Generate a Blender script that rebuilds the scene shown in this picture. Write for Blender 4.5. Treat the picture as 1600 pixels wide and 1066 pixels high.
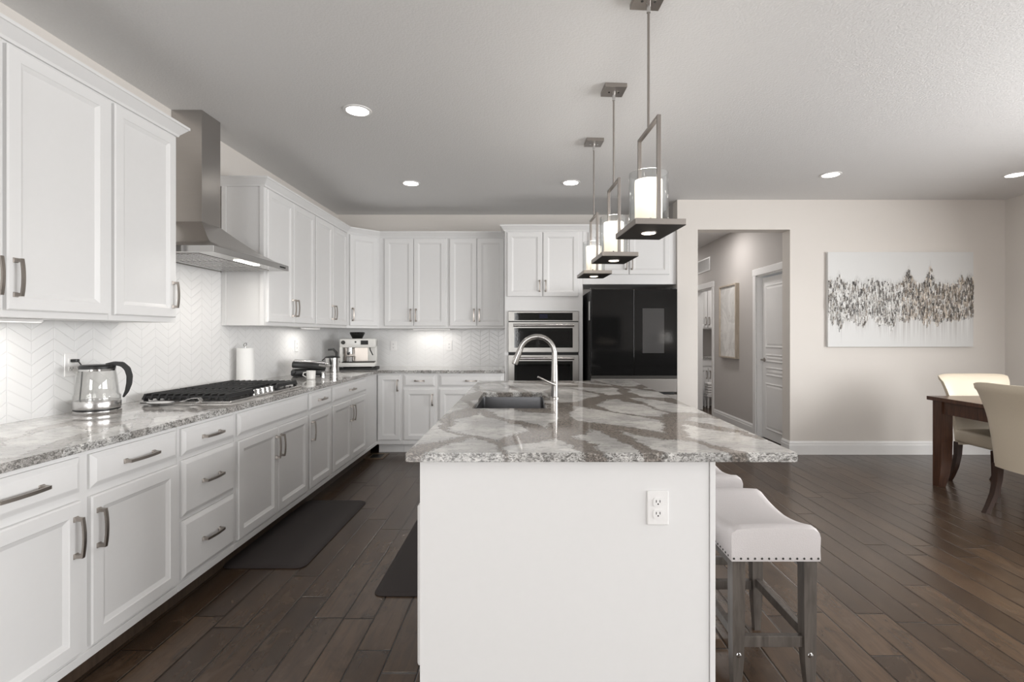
import bpy, bmesh, math, random
from mathutils import Matrix, Vector
random.seed(7)
PI = math.pi
for o in list(bpy.data.objects):
    bpy.data.objects.remove(o, do_unlink=True)
S = bpy.context.scene
COL = S.collection

# ------------------------------------------------------------------ camera
CAM_H = 1.31
cam = bpy.data.cameras.new('camera')
cam.sensor_width = 36.0
cam.lens = 790 / 1600 * 36.0
cam.shift_x = -22 / 1600
cam.shift_y = -11 / 1600
cam.clip_start = 0.05
camo = bpy.data.objects.new('camera', cam)
COL.objects.link(camo)
camo.location = (0, 0, CAM_H)
camo.rotation_euler = (PI / 2, 0, 0)
S.camera = camo

# ------------------------------------------------------------------ world, exposure, daylight
S.view_settings.view_transform = 'Standard'
S.view_settings.look = 'None'
S.view_settings.exposure = -0.05
S.view_settings.gamma = 1.0
S.view_settings.use_curve_mapping = False
W = bpy.data.worlds.new('sky')
S.world = W
W.use_nodes = True
bg = W.node_tree.nodes['Background']
bg.inputs['Color'].default_value = (0.80, 0.90, 1.0, 1)
bg.inputs['Strength'].default_value = 1.2


def area(name, loc, rot, sx, sy, power, color=(1, 1, 1), spread=PI):
    l = bpy.data.lights.new(name, 'AREA')
    l.shape = 'RECTANGLE'
    l.size, l.size_y = sx, sy
    l.energy = power
    l.color = color
    l.spread = spread
    o = bpy.data.objects.new(name, l)
    COL.objects.link(o)
    o.location = loc
    o.rotation_euler = rot
    return o


# daylight entering through the windows of the living room behind the camera and the window of the dining side, plus an added side fill
DAY = (1.0, 0.995, 0.99)
area('daylight_rear_windows', (-1.25, -5.1, 1.55), (PI / 2 - 0.08, 0, 0), 1.9, 2.0, 148, DAY)
area('daylight_dining_window', (5.1, 1.3, 1.5), (PI / 2 - 0.30, 0, PI / 2), 3.4, 1.6, 265, DAY)
area('added_side_fill', (5.1, -3.0, 1.5), (PI / 2 - 0.1, 0, PI / 2), 2.6, 1.7, 150, DAY)  # added fill for the left base cabinets, no window known here


# ------------------------------------------------------------------ materials
class NT:
    """small helper to write node trees"""
    def __init__(s, name):
        s.m = bpy.data.materials.new(name)
        s.m.use_nodes = True
        s.t = s.m.node_tree
        s.b = s.t.nodes['Principled BSDF']
        s.out = s.t.nodes['Material Output']

    def n(s, kind, **kw):
        nd = s.t.nodes.new(kind)
        for k, v in kw.items():
            if k.startswith('i_'):
                nd.inputs[k[2:].replace('_', ' ')].default_value = v
            else:
                setattr(nd, k, v)
        return nd

    def link(s, a, b):
        s.t.links.new(a, b)

    def math(s, op, a, b=None, c=None):
        nd = s.t.nodes.new('ShaderNodeMath')
        nd.operation = op
        for i, x in enumerate((a, b, c)):
            if x is None:
                continue
            if isinstance(x, (int, float)):
                nd.inputs[i].default_value = x
            else:
                s.link(x, nd.inputs[i])
        return nd.outputs[0]

    def mix(s, f, a, b, blend='MIX'):
        nd = s.t.nodes.new('ShaderNodeMix')
        nd.data_type = 'RGBA'
        nd.blend_type = blend
        for i, x in ((0, f), (6, a), (7, b)):
            if isinstance(x, (int, float)):
                nd.inputs[i].default_value = x
            elif isinstance(x, tuple):
                nd.inputs[i].default_value = (*x[:3], 1)
            else:
                s.link(x, nd.inputs[i])
        return nd.outputs[2]

    def ss(s, x, lo, hi):
        nd = s.t.nodes.new('ShaderNodeMapRange')
        nd.interpolation_type = 'SMOOTHSTEP'
        nd.inputs[1].default_value = lo
        nd.inputs[2].default_value = hi
        s.link(x, nd.inputs[0])
        return nd.outputs[0]

    def coord(s, scale=(1, 1, 1), rot=(0, 0, 0), loc=(0, 0, 0)):
        tc = s.n('ShaderNodeTexCoord')
        mp = s.n('ShaderNodeMapping')
        mp.inputs['Scale'].default_value = scale
        mp.inputs['Rotation'].default_value = rot
        mp.inputs['Location'].default_value = loc
        s.link(tc.outputs['Object'], mp.inputs[0])
        return mp.outputs[0]

    def noise(s, vec, scale, detail=4, rough=0.5, dist=0.0):
        nd = s.n('ShaderNodeTexNoise')
        nd.inputs['Scale'].default_value = scale
        nd.inputs['Detail'].default_value = detail
        nd.inputs['Roughness'].default_value = rough
        nd.inputs['Distortion'].default_value = dist
        s.link(vec, nd.inputs['Vector'])
        return nd

    def set(s, **kw):
        for k, v in kw.items():
            i = s.b.inputs[k.replace('_', ' ')]
            if hasattr(v, 'is_output'):
                s.link(v, i)
            elif isinstance(v, tuple) and len(v) == 3:
                i.default_value = (*v, 1)
            else:
                i.default_value = v
        return s

    def bump(s, h, strength=0.3, dist=0.01):
        nd = s.n('ShaderNodeBump')
        nd.inputs['Strength'].default_value = strength
        nd.inputs['Distance'].default_value = dist
        s.link(h, nd.inputs['Height'])
        s.link(nd.outputs[0], s.b.inputs['Normal'])


MAT = {}


def flat(key, col, rough=0.5, metal=0.0, noise=None, **kw):
    """principled with a faint procedural grain"""
    n = NT(key)
    n.set(Base_Color=col, Roughness=rough, Metallic=metal, **kw)
    sc, amt, bmp = noise or (60, 0.03, 0.02)
    nz = n.noise(n.coord(), sc, 3)
    a = tuple(max(0, c * (1 - amt)) for c in col)
    b = tuple(min(1, c * (1 + amt)) for c in col)
    n.set(Base_Color=n.mix(nz.outputs[0], a, b))
    if bmp:
        n.bump(nz.outputs[0], bmp, 0.004)
    MAT[key] = n.m
    return n.m


flat('cabinet', (0.75, 0.745, 0.74), 0.45, noise=(30, 0.012, 0.01))
flat('trim', (0.85, 0.847, 0.84), 0.35, noise=(30, 0.01, 0.01))
flat('wall', (0.73, 0.692, 0.65), 0.75, noise=(160, 0.02, 0.12))
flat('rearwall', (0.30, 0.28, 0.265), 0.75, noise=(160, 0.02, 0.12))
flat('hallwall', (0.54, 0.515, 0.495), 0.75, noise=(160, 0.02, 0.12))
flat('ceiling', (0.76, 0.755, 0.75), 0.85, noise=(90, 0.03, 0.45))
flat('handlemetal', (0.37, 0.335, 0.305), 0.33, 1.0, noise=(200, 0.05, 0.03))
flat('faucetmetal', (0.46, 0.445, 0.43), 0.26, 1.0)
flat('ovensteel', (0.31, 0.30, 0.285), 0.36, 1.0, noise=(200, 0.05, 0.03))
flat('nickel', (0.36, 0.33, 0.305), 0.36, 1.0, noise=(200, 0.05, 0.03))
flat('chrome', (0.62, 0.615, 0.61), 0.14, 1.0)
flat('brushed', (0.50, 0.49, 0.48), 0.24, 1.0)
flat('darkmetal', (0.035, 0.033, 0.03), 0.45, 0.6)
flat('black', (0.012, 0.012, 0.012), 0.35)
flat('blackgloss', (0.006, 0.006, 0.006), 0.05, Specular_IOR_Level=0.42)
flat('blackmatte', (0.015, 0.015, 0.015), 0.6)
flat('iron', (0.022, 0.022, 0.023), 0.5, 0.2, noise=(120, 0.2, 0.2))
flat('plate', (0.82, 0.81, 0.80), 0.3)
flat('paper', (0.85, 0.845, 0.83), 0.9, noise=(120, 0.02, 0.15))
flat('ceramic', (0.83, 0.82, 0.79), 0.15)
flat('mat', (0.024, 0.018, 0.017), 0.75, noise=(260, 0.12, 0.35))
flat('leather', (0.66, 0.58, 0.46), 0.42, noise=(140, 0.03, 0.15))
flat('linen', (0.53, 0.50, 0.495), 0.9, noise=(300, 0.05, 0.3))
flat('espresso_white', (0.74, 0.73, 0.70), 0.25)
flat('screen', (0.055, 0.054, 0.054), 0.06)
flat('darkscreen', (0.01, 0.012, 0.03), 0.08)
flat('ovenglass', (0.012, 0.013, 0.012), 0.04, Specular_IOR_Level=0.3)
flat('sinksteel', (0.26, 0.26, 0.27), 0.32, 1.0)
flat('towel', (0.78, 0.77, 0.76), 0.95)
flat('sofa', (0.05, 0.045, 0.045), 0.8)
flat('bronze', (0.30, 0.23, 0.16), 0.35, 0.9)
flat('glossgrey', (0.34, 0.325, 0.31), 0.22, 0.7)


def m_wood(key, c1, c2, rough, scale=(12, 12, 1.2)):
    n = NT(key)
    nz = n.noise(n.coord(scale), 4, 6, 0.6, 0.6)
    n.set(Base_Color=n.mix(n.ss(nz.outputs[0], 0.3, 0.7), c1, c2), Roughness=rough)
    n.bump(nz.outputs[0], 0.06, 0.003)
    MAT[key] = n.m


m_wood('tablewood', (0.050, 0.020, 0.011), (0.10, 0.042, 0.022), 0.28)
m_wood('darkleg', (0.022, 0.010, 0.007), (0.045, 0.020, 0.012), 0.3)
m_wood('darktoe', (0.050, 0.034, 0.024), (0.085, 0.058, 0.040), 0.4)  # dark brown tone for the toe kicks of the left run only
m_wood('stoolleg', (0.062, 0.053, 0.046), (0.115, 0.10, 0.088), 0.32)
m_wood('frameoak', (0.42, 0.36, 0.29), (0.55, 0.48, 0.40), 0.5)


def m_steel():
    n = NT('steel')
    nz = n.noise(n.coord((3, 3, 260)), 3, 3)
    n.set(Base_Color=n.mix(nz.outputs[0], (0.42, 0.40, 0.385), (0.50, 0.48, 0.46)), Metallic=1.0, Roughness=0.27)
    MAT['steel'] = n.m


m_steel()


def m_floor():
    n = NT('floor')
    tc = n.n('ShaderNodeTexCoord')
    sp = n.n('ShaderNodeSeparateXYZ')
    n.link(tc.outputs['Object'], sp.inputs[0])
    x, y = sp.outputs[0], sp.outputs[1]
    w, L = 0.140, 1.05
    cx = n.math('DIVIDE', x, w)
    ci = n.math('FLOOR', cx)
    wn = n.n('ShaderNodeTexWhiteNoise', noise_dimensions='1D')
    n.link(ci, wn.inputs['W'])
    off = n.math('MULTIPLY', wn.outputs[0], 7.3)
    cy = n.math('ADD', n.math('DIVIDE', y, L), off)
    ri = n.math('FLOOR', cy)
    cb = n.n('ShaderNodeCombineXYZ')
    n.link(ci, cb.inputs[0])
    n.link(ri, cb.inputs[1])
    w2 = n.n('ShaderNodeTexWhiteNoise', noise_dimensions='2D')
    n.link(cb.outputs[0], w2.inputs['Vector'])
    r = w2.outputs[0]
    # grain, shifted for each plank
    g = n.n('ShaderNodeCombineXYZ')
    n.link(n.math('MULTIPLY', x, 14.0), g.inputs[0])
    n.link(n.math('MULTIPLY', y, 1.6), g.inputs[1])
    n.link(n.math('MULTIPLY', r, 40.0), g.inputs[2])
    grain = n.noise(g.outputs[0], 2.2, 6, 0.62, 0.7)
    g2 = n.n('ShaderNodeCombineXYZ')
    n.link(n.math('MULTIPLY', x, 3.0), g2.inputs[0])
    n.link(n.math('MULTIPLY', y, 2.0), g2.inputs[1])
    n.link(n.math('MULTIPLY', r, 23.0), g2.inputs[2])
    blot = n.noise(g2.outputs[0], 2.6, 5, 0.62, 0.8)
    base = n.mix(n.math('POWER', r, 1.3), (0.050, 0.030, 0.018), (0.098, 0.061, 0.037))
    c = n.mix(n.ss(grain.outputs[0], 0.35, 0.7), base, n.mix(0.5, base, (0.03, 0.021, 0.016)))
    c = n.mix(n.math('MULTIPLY', n.ss(blot.outputs[0], 0.52, 0.72), 0.6), c, (0.026, 0.017, 0.012))
    c = n.mix(n.math('MULTIPLY', n.ss(blot.outputs[0], 0.47, 0.30), 0.5), c, (0.100, 0.068, 0.046))
    fx = n.math('FRACT', cx)
    ex = n.math('MINIMUM', fx, n.math('SUBTRACT', 1.0, fx))
    fy = n.math('FRACT', cy)
    ey = n.math('MULTIPLY', n.math('MINIMUM', fy, n.math('SUBTRACT', 1.0, fy)), L / w)
    e = n.math('MINIMUM', ex, ey)
    seam = n.ss(e, 0.010, 0.026)
    c = n.mix(seam, (0.006, 0.0045, 0.0035), c)
    n.set(Base_Color=c, Specular_IOR_Level=0.5, Roughness=n.math('ADD', 0.17, n.math('MULTIPLY', grain.outputs[0], 0.14)))
    h = n.math('ADD', n.math('MULTIPLY', n.ss(e, 0.0, 0.05), 1.0), n.math('MULTIPLY', grain.outputs[0], 0.22))
    n.bump(h, 0.4, 0.004)
    MAT['floor'] = n.m


m_floor()


def m_quartz(key, QOFF, amt):
    n = NT(key)
    tc = n.n('ShaderNodeTexCoord')
    P = tc.outputs['Object']
    mp = n.coord((1, 1, 1), (0, 0, 0.0))

    def jitter(scale, amp, det):
        w = n.noise(mp, scale, det, 0.6)
        sb = n.n('ShaderNodeVectorMath', operation='SUBTRACT')
        n.link(w.outputs[1], sb.inputs[0])
        sb.inputs[1].default_value = (0.5, 0.5, 0.5)
        q = n.n('ShaderNodeVectorMath', operation='SCALE')
        n.link(sb.outputs[0], q.inputs[0])
        q.inputs[3].default_value = amp
        return q.outputs[0]

    def vadd(u, v):
        ad = n.n('ShaderNodeVectorMath', operation='ADD')
        n.link(u, ad.inputs[0])
        n.link(v, ad.inputs[1])
        return ad.outputs[0]

    rt = n.n('ShaderNodeMapping')
    rt.inputs['Rotation'].default_value = (0, 0, -0.36)
    st = n.n('ShaderNodeMapping')
    st.inputs['Scale'].default_value = (3.7, 1.45, 1.0)
    st.inputs['Location'].default_value = QOFF
    n.link(vadd(vadd(mp, jitter(2.6, 0.22, 3)), jitter(24, 0.06, 5)), rt.inputs[0])
    n.link(rt.outputs[0], st.inputs[0])
    vor = n.n('ShaderNodeTexVoronoi', feature='DISTANCE_TO_EDGE', voronoi_dimensions='2D')
    vor.inputs['Scale'].default_value = 1.0
    n.link(st.outputs[0], vor.inputs['Vector'])
    wid = n.noise(mp, 2.2, 2)
    thr = n.math('ADD', 0.03, n.math('MULTIPLY', n.ss(wid.outputs[0], 0.32, 0.60), 0.125))
    d = n.math('SUBTRACT', thr, vor.outputs['Distance'])
    vein = n.ss(d, 0.0, 0.03)
    edge = n.math('MULTIPLY', n.ss(d, -0.03, 0.0), n.math('SUBTRACT', 1.0, n.ss(d, 0.0, 0.035)))
    # cloud and streaks of the pale ground
    streak = n.noise(n.coord((9, 24, 9), (0, 0, 0.12)), 3.2, 9, 0.78, 1.0)
    cloud = n.noise(mp, 5.0, 5, 0.6)
    ground = n.mix(n.ss(cloud.outputs[0], 0.35, 0.65), (0.50, 0.494, 0.482), (0.76, 0.745, 0.72))
    ground = n.mix(n.math('MULTIPLY', n.ss(streak.outputs[0], 0.50, 0.60), 0.58), ground, (0.24, 0.235, 0.228))
    sp = n.noise(P, 120, 3, 0.7)
    vc = n.mix(n.ss(sp.outputs[0], 0.35, 0.65), (0.135, 0.114, 0.098), (0.31, 0.27, 0.235))
    c = n.mix(n.math('MULTIPLY', vein, amt), ground, vc)
    c = n.mix(n.math('MULTIPLY', edge, n.ss(sp.outputs[0], 0.42, 0.58)), c, (0.14, 0.125, 0.11))
    # the cut edge of the slab shows its coarse dark grain
    geo = n.n('ShaderNodeNewGeometry')
    sz = n.n('ShaderNodeSeparateXYZ')
    n.link(geo.outputs['Normal'], sz.inputs[0])
    side = n.math('SUBTRACT', 1.0, n.ss(n.math('ABSOLUTE', sz.outputs[2]), 0.3, 0.9))
    chip = n.noise(n.coord((1, 1, 1.5)), 70, 6, 0.75, 1.2)
    c = n.mix(n.math('MULTIPLY', side, n.math('MULTIPLY', n.ss(chip.outputs[0], 0.42, 0.60), 0.92)), c, (0.085, 0.08, 0.074))
    c = n.mix(n.math('MULTIPLY', side, n.math('MULTIPLY', n.ss(chip.outputs[0], 0.44, 0.34), 0.6)), c, (0.66, 0.65, 0.63))
    n.set(Base_Color=c, Roughness=0.07, Specular_IOR_Level=0.6)
    MAT[key] = n.m


m_quartz('quartz', (0.35, 0.2, 0.0), 0.9)
m_quartz('quartz_run', (2.1, 1.4, 0.0), 0.42)


def m_tile(key, axis):
    """white chevron relief tile, u along the wall"""
    n = NT(key)
    tc = n.n('ShaderNodeTexCoord')
    sp = n.n('ShaderNodeSeparateXYZ')
    n.link(tc.outputs['Object'], sp.inputs[0])
    u, z = sp.outputs[axis], sp.outputs[2]
    c = 0.112
    pp = n.math('PINGPONG', u, c)
    v = n.math('ADD', z, n.math('MULTIPLY', pp, 0.62))
    fv = n.math('FRACT', n.math('DIVIDE', v, 0.056))
    ev = n.math('MULTIPLY', n.math('MINIMUM', fv, n.math('SUBTRACT', 1.0, fv)), 0.056)
    eu = n.math('MINIMUM', pp, n.math('SUBTRACT', c, pp))
    e = n.math('MINIMUM', ev, n.math('ADD', eu, 0.0006))
    h = n.ss(e, 0.0006, 0.0032)
    n.set(Base_Color=n.mix(h, (0.72, 0.717, 0.712), (0.78, 0.777, 0.772)), Roughness=0.28)
    n.bump(h, 0.5, 0.003)
    MAT[key] = n.m


m_tile('tile_left', 1)
m_tile('tile_back', 0)


def m_glass(key, tint=(0.97, 0.98, 0.98), refl=1.0):
    n = NT(key)
    lw = n.n('ShaderNodeLayerWeight')
    fac = n.math('ADD', 0.06, n.math('MULTIPLY', n.math('POWER', lw.outputs['Facing'], 3.0), 0.8))
    tr = n.n('ShaderNodeBsdfTransparent')
    tr.inputs[0].default_value = (*tint, 1)
    gl = n.n('ShaderNodeBsdfGlossy')
    gl.inputs['Roughness'].default_value = 0.02
    mx = n.n('ShaderNodeMixShader')
    n.link(n.math('MULTIPLY', fac, refl), mx.inputs[0])
    n.link(tr.outputs[0], mx.inputs[1])
    n.link(gl.outputs[0], mx.inputs[2])
    n.link(mx.outputs[0], n.out.inputs[0])
    MAT[key] = n.m


m_glass('glass')
m_glass('kettleglass', (0.965, 0.965, 0.96), 0.8)


def m_emit(key, col, strength):
    n = NT(key)
    n.set(Base_Color=(0.8, 0.8, 0.8), Emission_Color=col, Emission_Strength=strength)
    MAT[key] = n.m


m_emit('lamp', (1.0, 0.95, 0.88), 12.0)
m_emit('linenshade', (1.0, 0.92, 0.82), 1.6)
m_emit('lampwarm', (1.0, 0.85, 0.68), 8.0)
m_emit('lampdim', (1.0, 0.96, 0.9), 1.2)


def m_shade():
    n = NT('frosted')
    df = n.n('ShaderNodeBsdfDiffuse')
    df.inputs[0].default_value = (0.85, 0.83, 0.79, 1)
    tl = n.n('ShaderNodeBsdfTranslucent')
    tl.inputs[0].default_value = (0.92, 0.89, 0.84, 1)
    mx = n.n('ShaderNodeMixShader')
    mx.inputs[0].default_value = 0.65
    n.link(df.outputs[0], mx.inputs[1])
    n.link(tl.outputs[0], mx.inputs[2])
    em = n.n('ShaderNodeEmission')
    em.inputs[0].default_value = (1.0, 0.92, 0.82, 1)
    em.inputs[1].default_value = 0.15
    ad = n.n('ShaderNodeAddShader')
    n.link(mx.outputs[0], ad.inputs[0])
    n.link(em.outputs[0], ad.inputs[1])
    n.link(ad.outputs[0], n.out.inputs[0])
    MAT['frosted'] = n.m


m_shade()


def m_plaster():
    n = NT('plasterart')
    nz = n.noise(n.coord((1, 2, 1)), 3.0, 7, 0.65, 1.2)
    fl = n.noise(n.coord((1, 1, 1), loc=(3, 1, 0)), 7, 6, 0.7, 0.8)
    c = n.mix(n.ss(nz.outputs[0], 0.42, 0.58), (0.66, 0.65, 0.63), (0.80, 0.79, 0.77))
    c = n.mix(n.math('MULTIPLY', n.ss(fl.outputs[0], 0.60, 0.68), 0.6), c, (0.36, 0.31, 0.25))
    n.set(Base_Color=c, Roughness=0.7)
    n.bump(nz.outputs[0], 0.6, 0.02)
    MAT['plasterart'] = n.m


m_plaster()


def m_attr(key, attr, rough):
    n = NT(key)
    a = n.n('ShaderNodeAttribute', attribute_name=attr)
    n.set(Base_Color=a.outputs[0], Roughness=rough)
    MAT[key] = n.m


m_attr('paint', 'paint', 0.55)


# ------------------------------------------------------------------ mesh builder
class MB:
    def __init__(s):
        s.bm = bmesh.new()
        s.M = Matrix.Identity(4)
        s.mi = 0

    def v(s, co):
        return s.bm.verts.new(s.M @ Vector(co))

    def f(s, vs):
        try:
            f = s.bm.faces.new(vs)
            f.material_index = s.mi
            return f
        except ValueError:
            return None

    def box(s, x0, x1, y0, y1, z0, z1, bev=0.0, seg=2):
        c = [s.v((x, y, z)) for z in (z0, z1) for y in (y0, y1) for x in (x0, x1)]
        F = [s.f([c[i] for i in q]) for q in ((0, 2, 3, 1), (4, 5, 7, 6), (0, 1, 5, 4), (2, 6, 7, 3), (0, 4, 6, 2), (1, 3, 7, 5))]
        if bev > 0:
            es = list({e for f in F for e in f.edges})
            bmesh.ops.bevel(s.bm, geom=es, offset=bev, segments=seg, affect='EDGES', profile=0.5, clamp_overlap=True)
        return s

    def loft(s, rings, cap0=True, cap1=True, closed=True):
        R = [[s.v(p) for p in r] for r in rings]
        n = len(R[0])
        for a, b in zip(R, R[1:]):
            for i in range(n if closed else n - 1):
                j = (i + 1) % n
                s.f([a[i], a[j], b[j], b[i]])
        if cap0:
            s.f(R[0][::-1])
        if cap1:
            s.f(R[-1])
        return s

    def lathe(s, prof, seg=32, c=(0, 0, 0), cap0=True, cap1=True):
        rings = [[(c[0] + r * math.cos(2 * PI * i / seg), c[1] + r * math.sin(2 * PI * i / seg), c[2] + z) for i in range(seg)] for r, z in prof]
        return s.loft(rings, cap0, cap1)

    def cyl(s, a, b, r, seg=20, r2=None):
        return s.tube([a, b], r, seg, radii=[r, r if r2 is None else r2])

    def tube(s, pts, r, seg=14, radii=None):
        P = [Vector(p) for p in pts]
        T = []
        for i in range(len(P)):
            d = (P[min(i + 1, len(P) - 1)] - P[max(i - 1, 0)])
            T.append(d.normalized())
        up = Vector((0, 0, 1)) if abs(T[0].z) < 0.9 else Vector((1, 0, 0))
        nrm = (up - T[0] * up.dot(T[0])).normalized()
        rings = []
        for i, p in enumerate(P):
            nrm = (nrm - T[i] * nrm.dot(T[i])).normalized()
            bi = T[i].cross(nrm)
            rr = radii[i] if radii else r
            rings.append([tuple(p + (nrm * math.cos(2 * PI * k / seg) + bi * math.sin(2 * PI * k / seg)) * rr) for k in range(seg)])
        return s.loft(rings)

    def bar(s, pts, w, t, side, ws=None):
        """rectangular bar along pts; side = direction of its width"""
        P = [Vector(p) for p in pts]
        sd = Vector(side).normalized()
        rings = []
        for i, p in enumerate(P):
            d = (P[min(i + 1, len(P) - 1)] - P[max(i - 1, 0)]).normalized()
            n = d.cross(sd).normalized()
            ww, tt = ws[i] if ws else (w, t)
            rings.append([tuple(p + sd * a * ww / 2 + n * b * tt / 2) for a, b in ((-1, -1), (1, -1), (1, 1), (-1, 1))])
        return s.loft(rings)

    def prism(s, poly, z0, z1):
        return s.loft([[(x, y, z0) for x, y in poly], [(x, y, z1) for x, y in poly]])

    def panel(s, x0, x1, z0, z1, rings, y=0.0):
        """stepped panel facing -y: rings of (inset, height)"""
        rr = []
        for ins, h in rings:
            rr.append([(x0 + ins, y - h, z0 + ins), (x1 - ins, y - h, z0 + ins), (x1 - ins, y - h, z1 - ins), (x0 + ins, y - h, z1 - ins)])
        return s.loft(rr)

    def build(s, name, mats, parent=None, loc=(0, 0, 0), rotz=0.0, smooth=None, rot=None):
        bmesh.ops.recalc_face_normals(s.bm, faces=s.bm.faces[:])
        me = bpy.data.meshes.new(name)
        s.bm.to_mesh(me)
        s.bm.free()
        for m in (mats if isinstance(mats, (list, tuple)) else [mats]):
            me.materials.append(MAT[m])
        if smooth is not None:
            for p in me.polygons:
                p.use_smooth = True
            me.set_sharp_from_angle(angle=math.radians(smooth))
        return link(name, me, parent, loc, rotz, rot)


def link(name, me, parent=None, loc=(0, 0, 0), rotz=0.0, rot=None):
    o = bpy.data.objects.new(name, me)
    COL.objects.link(o)
    o.location = loc
    o.rotation_euler = rot or (0, 0, rotz)
    if parent:
        o.parent = parent
    return o


def tag(o, label, cat, group=None):
    o['label'] = label
    o['category'] = cat
    if group:
        o['group'] = group
    return o


def thing(name, label, cat, loc=(0, 0, 0), rotz=0.0, group=None):
    o = link(name, None, None, loc, rotz)
    o.empty_display_size = 0.1
    return tag(o, label, cat, group)


def struct(o):
    o['kind'] = 'structure'
    return o


def copy_tree(o, parent=None):
    c = o.copy()
    COL.objects.link(c)
    if parent:
        c.parent = parent
    for ch in list(o.children):
        copy_tree(ch, c)
    return c


# ------------------------------------------------------------------ the shell
H = 2.77
XL, XR = -2.31, 5.21        # left wall, right wall
YK, YD = 6.19, 5.50         # kitchen back wall, dining back wall
YB = -5.2                   # wall behind the camera
HX0, HX1 = 1.76, 2.94       # hall
T = 0.12

m = MB(); m.box(XL - T, XR + T, YB - T, 10.8, -0.08, 0.0); struct(m.build('floor', 'floor'))
m = MB(); m.box(XL - T, XR + T, YB - T, 10.8, H, H + 0.1); struct(m.build('ceiling', 'ceiling'))
m = MB(); m.box(XL - T, XL, YB - T, YK + T, 0, H); struct(m.build('wall_left', 'wall'))
m = MB(); m.box(XL, 1.645, YK, YK + T, 0, H); struct(m.build('wall_back', 'wall'))
m = MB()
m.box(1.645, 1.868, YD, YD + 0.165, 0, H)
m.box(1.868, 2.871, YD, YD + 0.165, 2.446, H)
m.box(2.871, XR, YD, YD + 0.165, 0, H)
struct(m.build('wall_dining', 'wall'))
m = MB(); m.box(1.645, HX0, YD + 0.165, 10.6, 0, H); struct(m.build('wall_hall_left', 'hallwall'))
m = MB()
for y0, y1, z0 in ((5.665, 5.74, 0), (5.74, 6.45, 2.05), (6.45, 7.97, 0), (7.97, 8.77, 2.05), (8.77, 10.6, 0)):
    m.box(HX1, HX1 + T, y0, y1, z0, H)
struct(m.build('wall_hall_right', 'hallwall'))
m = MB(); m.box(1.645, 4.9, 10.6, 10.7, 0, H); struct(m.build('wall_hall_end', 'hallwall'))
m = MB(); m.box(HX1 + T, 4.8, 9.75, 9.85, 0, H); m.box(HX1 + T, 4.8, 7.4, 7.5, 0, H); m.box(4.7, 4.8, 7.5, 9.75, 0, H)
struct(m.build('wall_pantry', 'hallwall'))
# right wall with the window openings (out of frame, the rear one added for fill light)
m = MB()
m.box(XR, XR + T, YB, -4.35, 0, H); m.box(XR, XR + T, -4.35, -1.65, 0, 0.6); m.box(XR, XR + T, -4.35, -1.65, 2.4, H); m.box(XR, XR + T, -1.65, -0.4, 0, H); m.box(XR, XR + T, 3.0, YD + 0.165, 0, H); m.box(XR, XR + T, -0.4, 3.0, 2.35, H); m.box(XR, XR + T, -0.4, 3.0, 0, 0.65)
struct(m.build('wall_right', 'wall'))
# rear wall with the window opening (out of frame)
m = MB()
m.box(XL, -2.2, YB - T, YB, 0, H); m.box(-0.3, XR, YB - T, YB, 0, H)
m.box(-2.2, -0.3, YB - T, YB, 0, 0.55); m.box(-2.2, -0.3, YB - T, YB, 2.55, H)
struct(m.build('wall_rear', 'rearwall'))


def window(name, x0, x1, z0, z1, n, place):
    m = MB()
    w = 0.06
    m.box(x0, x1, -0.04, 0.04, z0, z0 + w); m.box(x0, x1, -0.04, 0.04, z1 - w, z1)
    for i in range(n + 1):
        cx = x0 + (x1 - x0) * i / n
        m.box(max(x0, cx - w / 2), min(x1, cx + w / 2), -0.04, 0.04, z0 + w, z1 - w)
    e = struct(m.build(name, 'trim', None, *place))
    g = MB(); g.box(x0, x1, -0.003, 0.003, z0 + 0.02, z1 - 0.02)
    g.build('window_pane', 'glass', e)


window('window_1', -2.2, -0.3, 0.55, 2.55, 2, ((0, YB - 0.06, 0), 0))
window('window_2', -0.4, 3.0, 0.65, 2.35, 3, ((XR + 0.06, 0, 0), PI / 2))

window('added_side_window', -4.35, -1.65, 0.6, 2.4, 3, ((XR + 0.06, 0, 0), PI / 2))  # unseen window added to go with the side fill

# baseboards
BB = [(0, 0), (0.016, 0), (0.016, 0.10), (0.012, 0.112), (0.012, 0.125), (0.004, 0.145), (0, 0.145)]


def miter(path, prof, z=0.0, mb=None):
    """profile (out, height) swept along a plan path; outward = right-hand side of travel"""
    m = mb or MB()
    P = [Vector((p[0], p[1])) for p in path]
    N = []
    for a, b in zip(P, P[1:]):
        d = (b - a).normalized()
        N.append(Vector((d.y, -d.x)))
    rings = []
    for i, p in enumerate(P):
        if i == 0:
            k = N[0]
        elif i == len(P) - 1:
            k = N[-1]
        else:
            k = (N[i - 1] + N[i]); k = k / (k.length_squared / 2) if k.length > 1e-6 else N[i]
        rings.append([(p.x + k.x * o, p.y + k.y * o, z + h) for o, h in prof])
    return m.loft(rings)


struct(miter([(2.871, YD + 0.165), (2.871, YD), (XR, YD), (XR, 3.0)], BB).build('baseboard_dining', 'trim'))
struct(miter([(1.645, YD), (1.868, YD), (1.868, YD + 0.165)], BB).build('baseboard_column', 'trim'))
struct(miter([(HX1, 7.89), (HX1, 6.53)], BB).build('baseboard_hall', 'trim'))
struct(miter([(HX1, 10.6), (HX1, 8.85)], BB).build('baseboard_hall_far', 'trim'))


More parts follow.
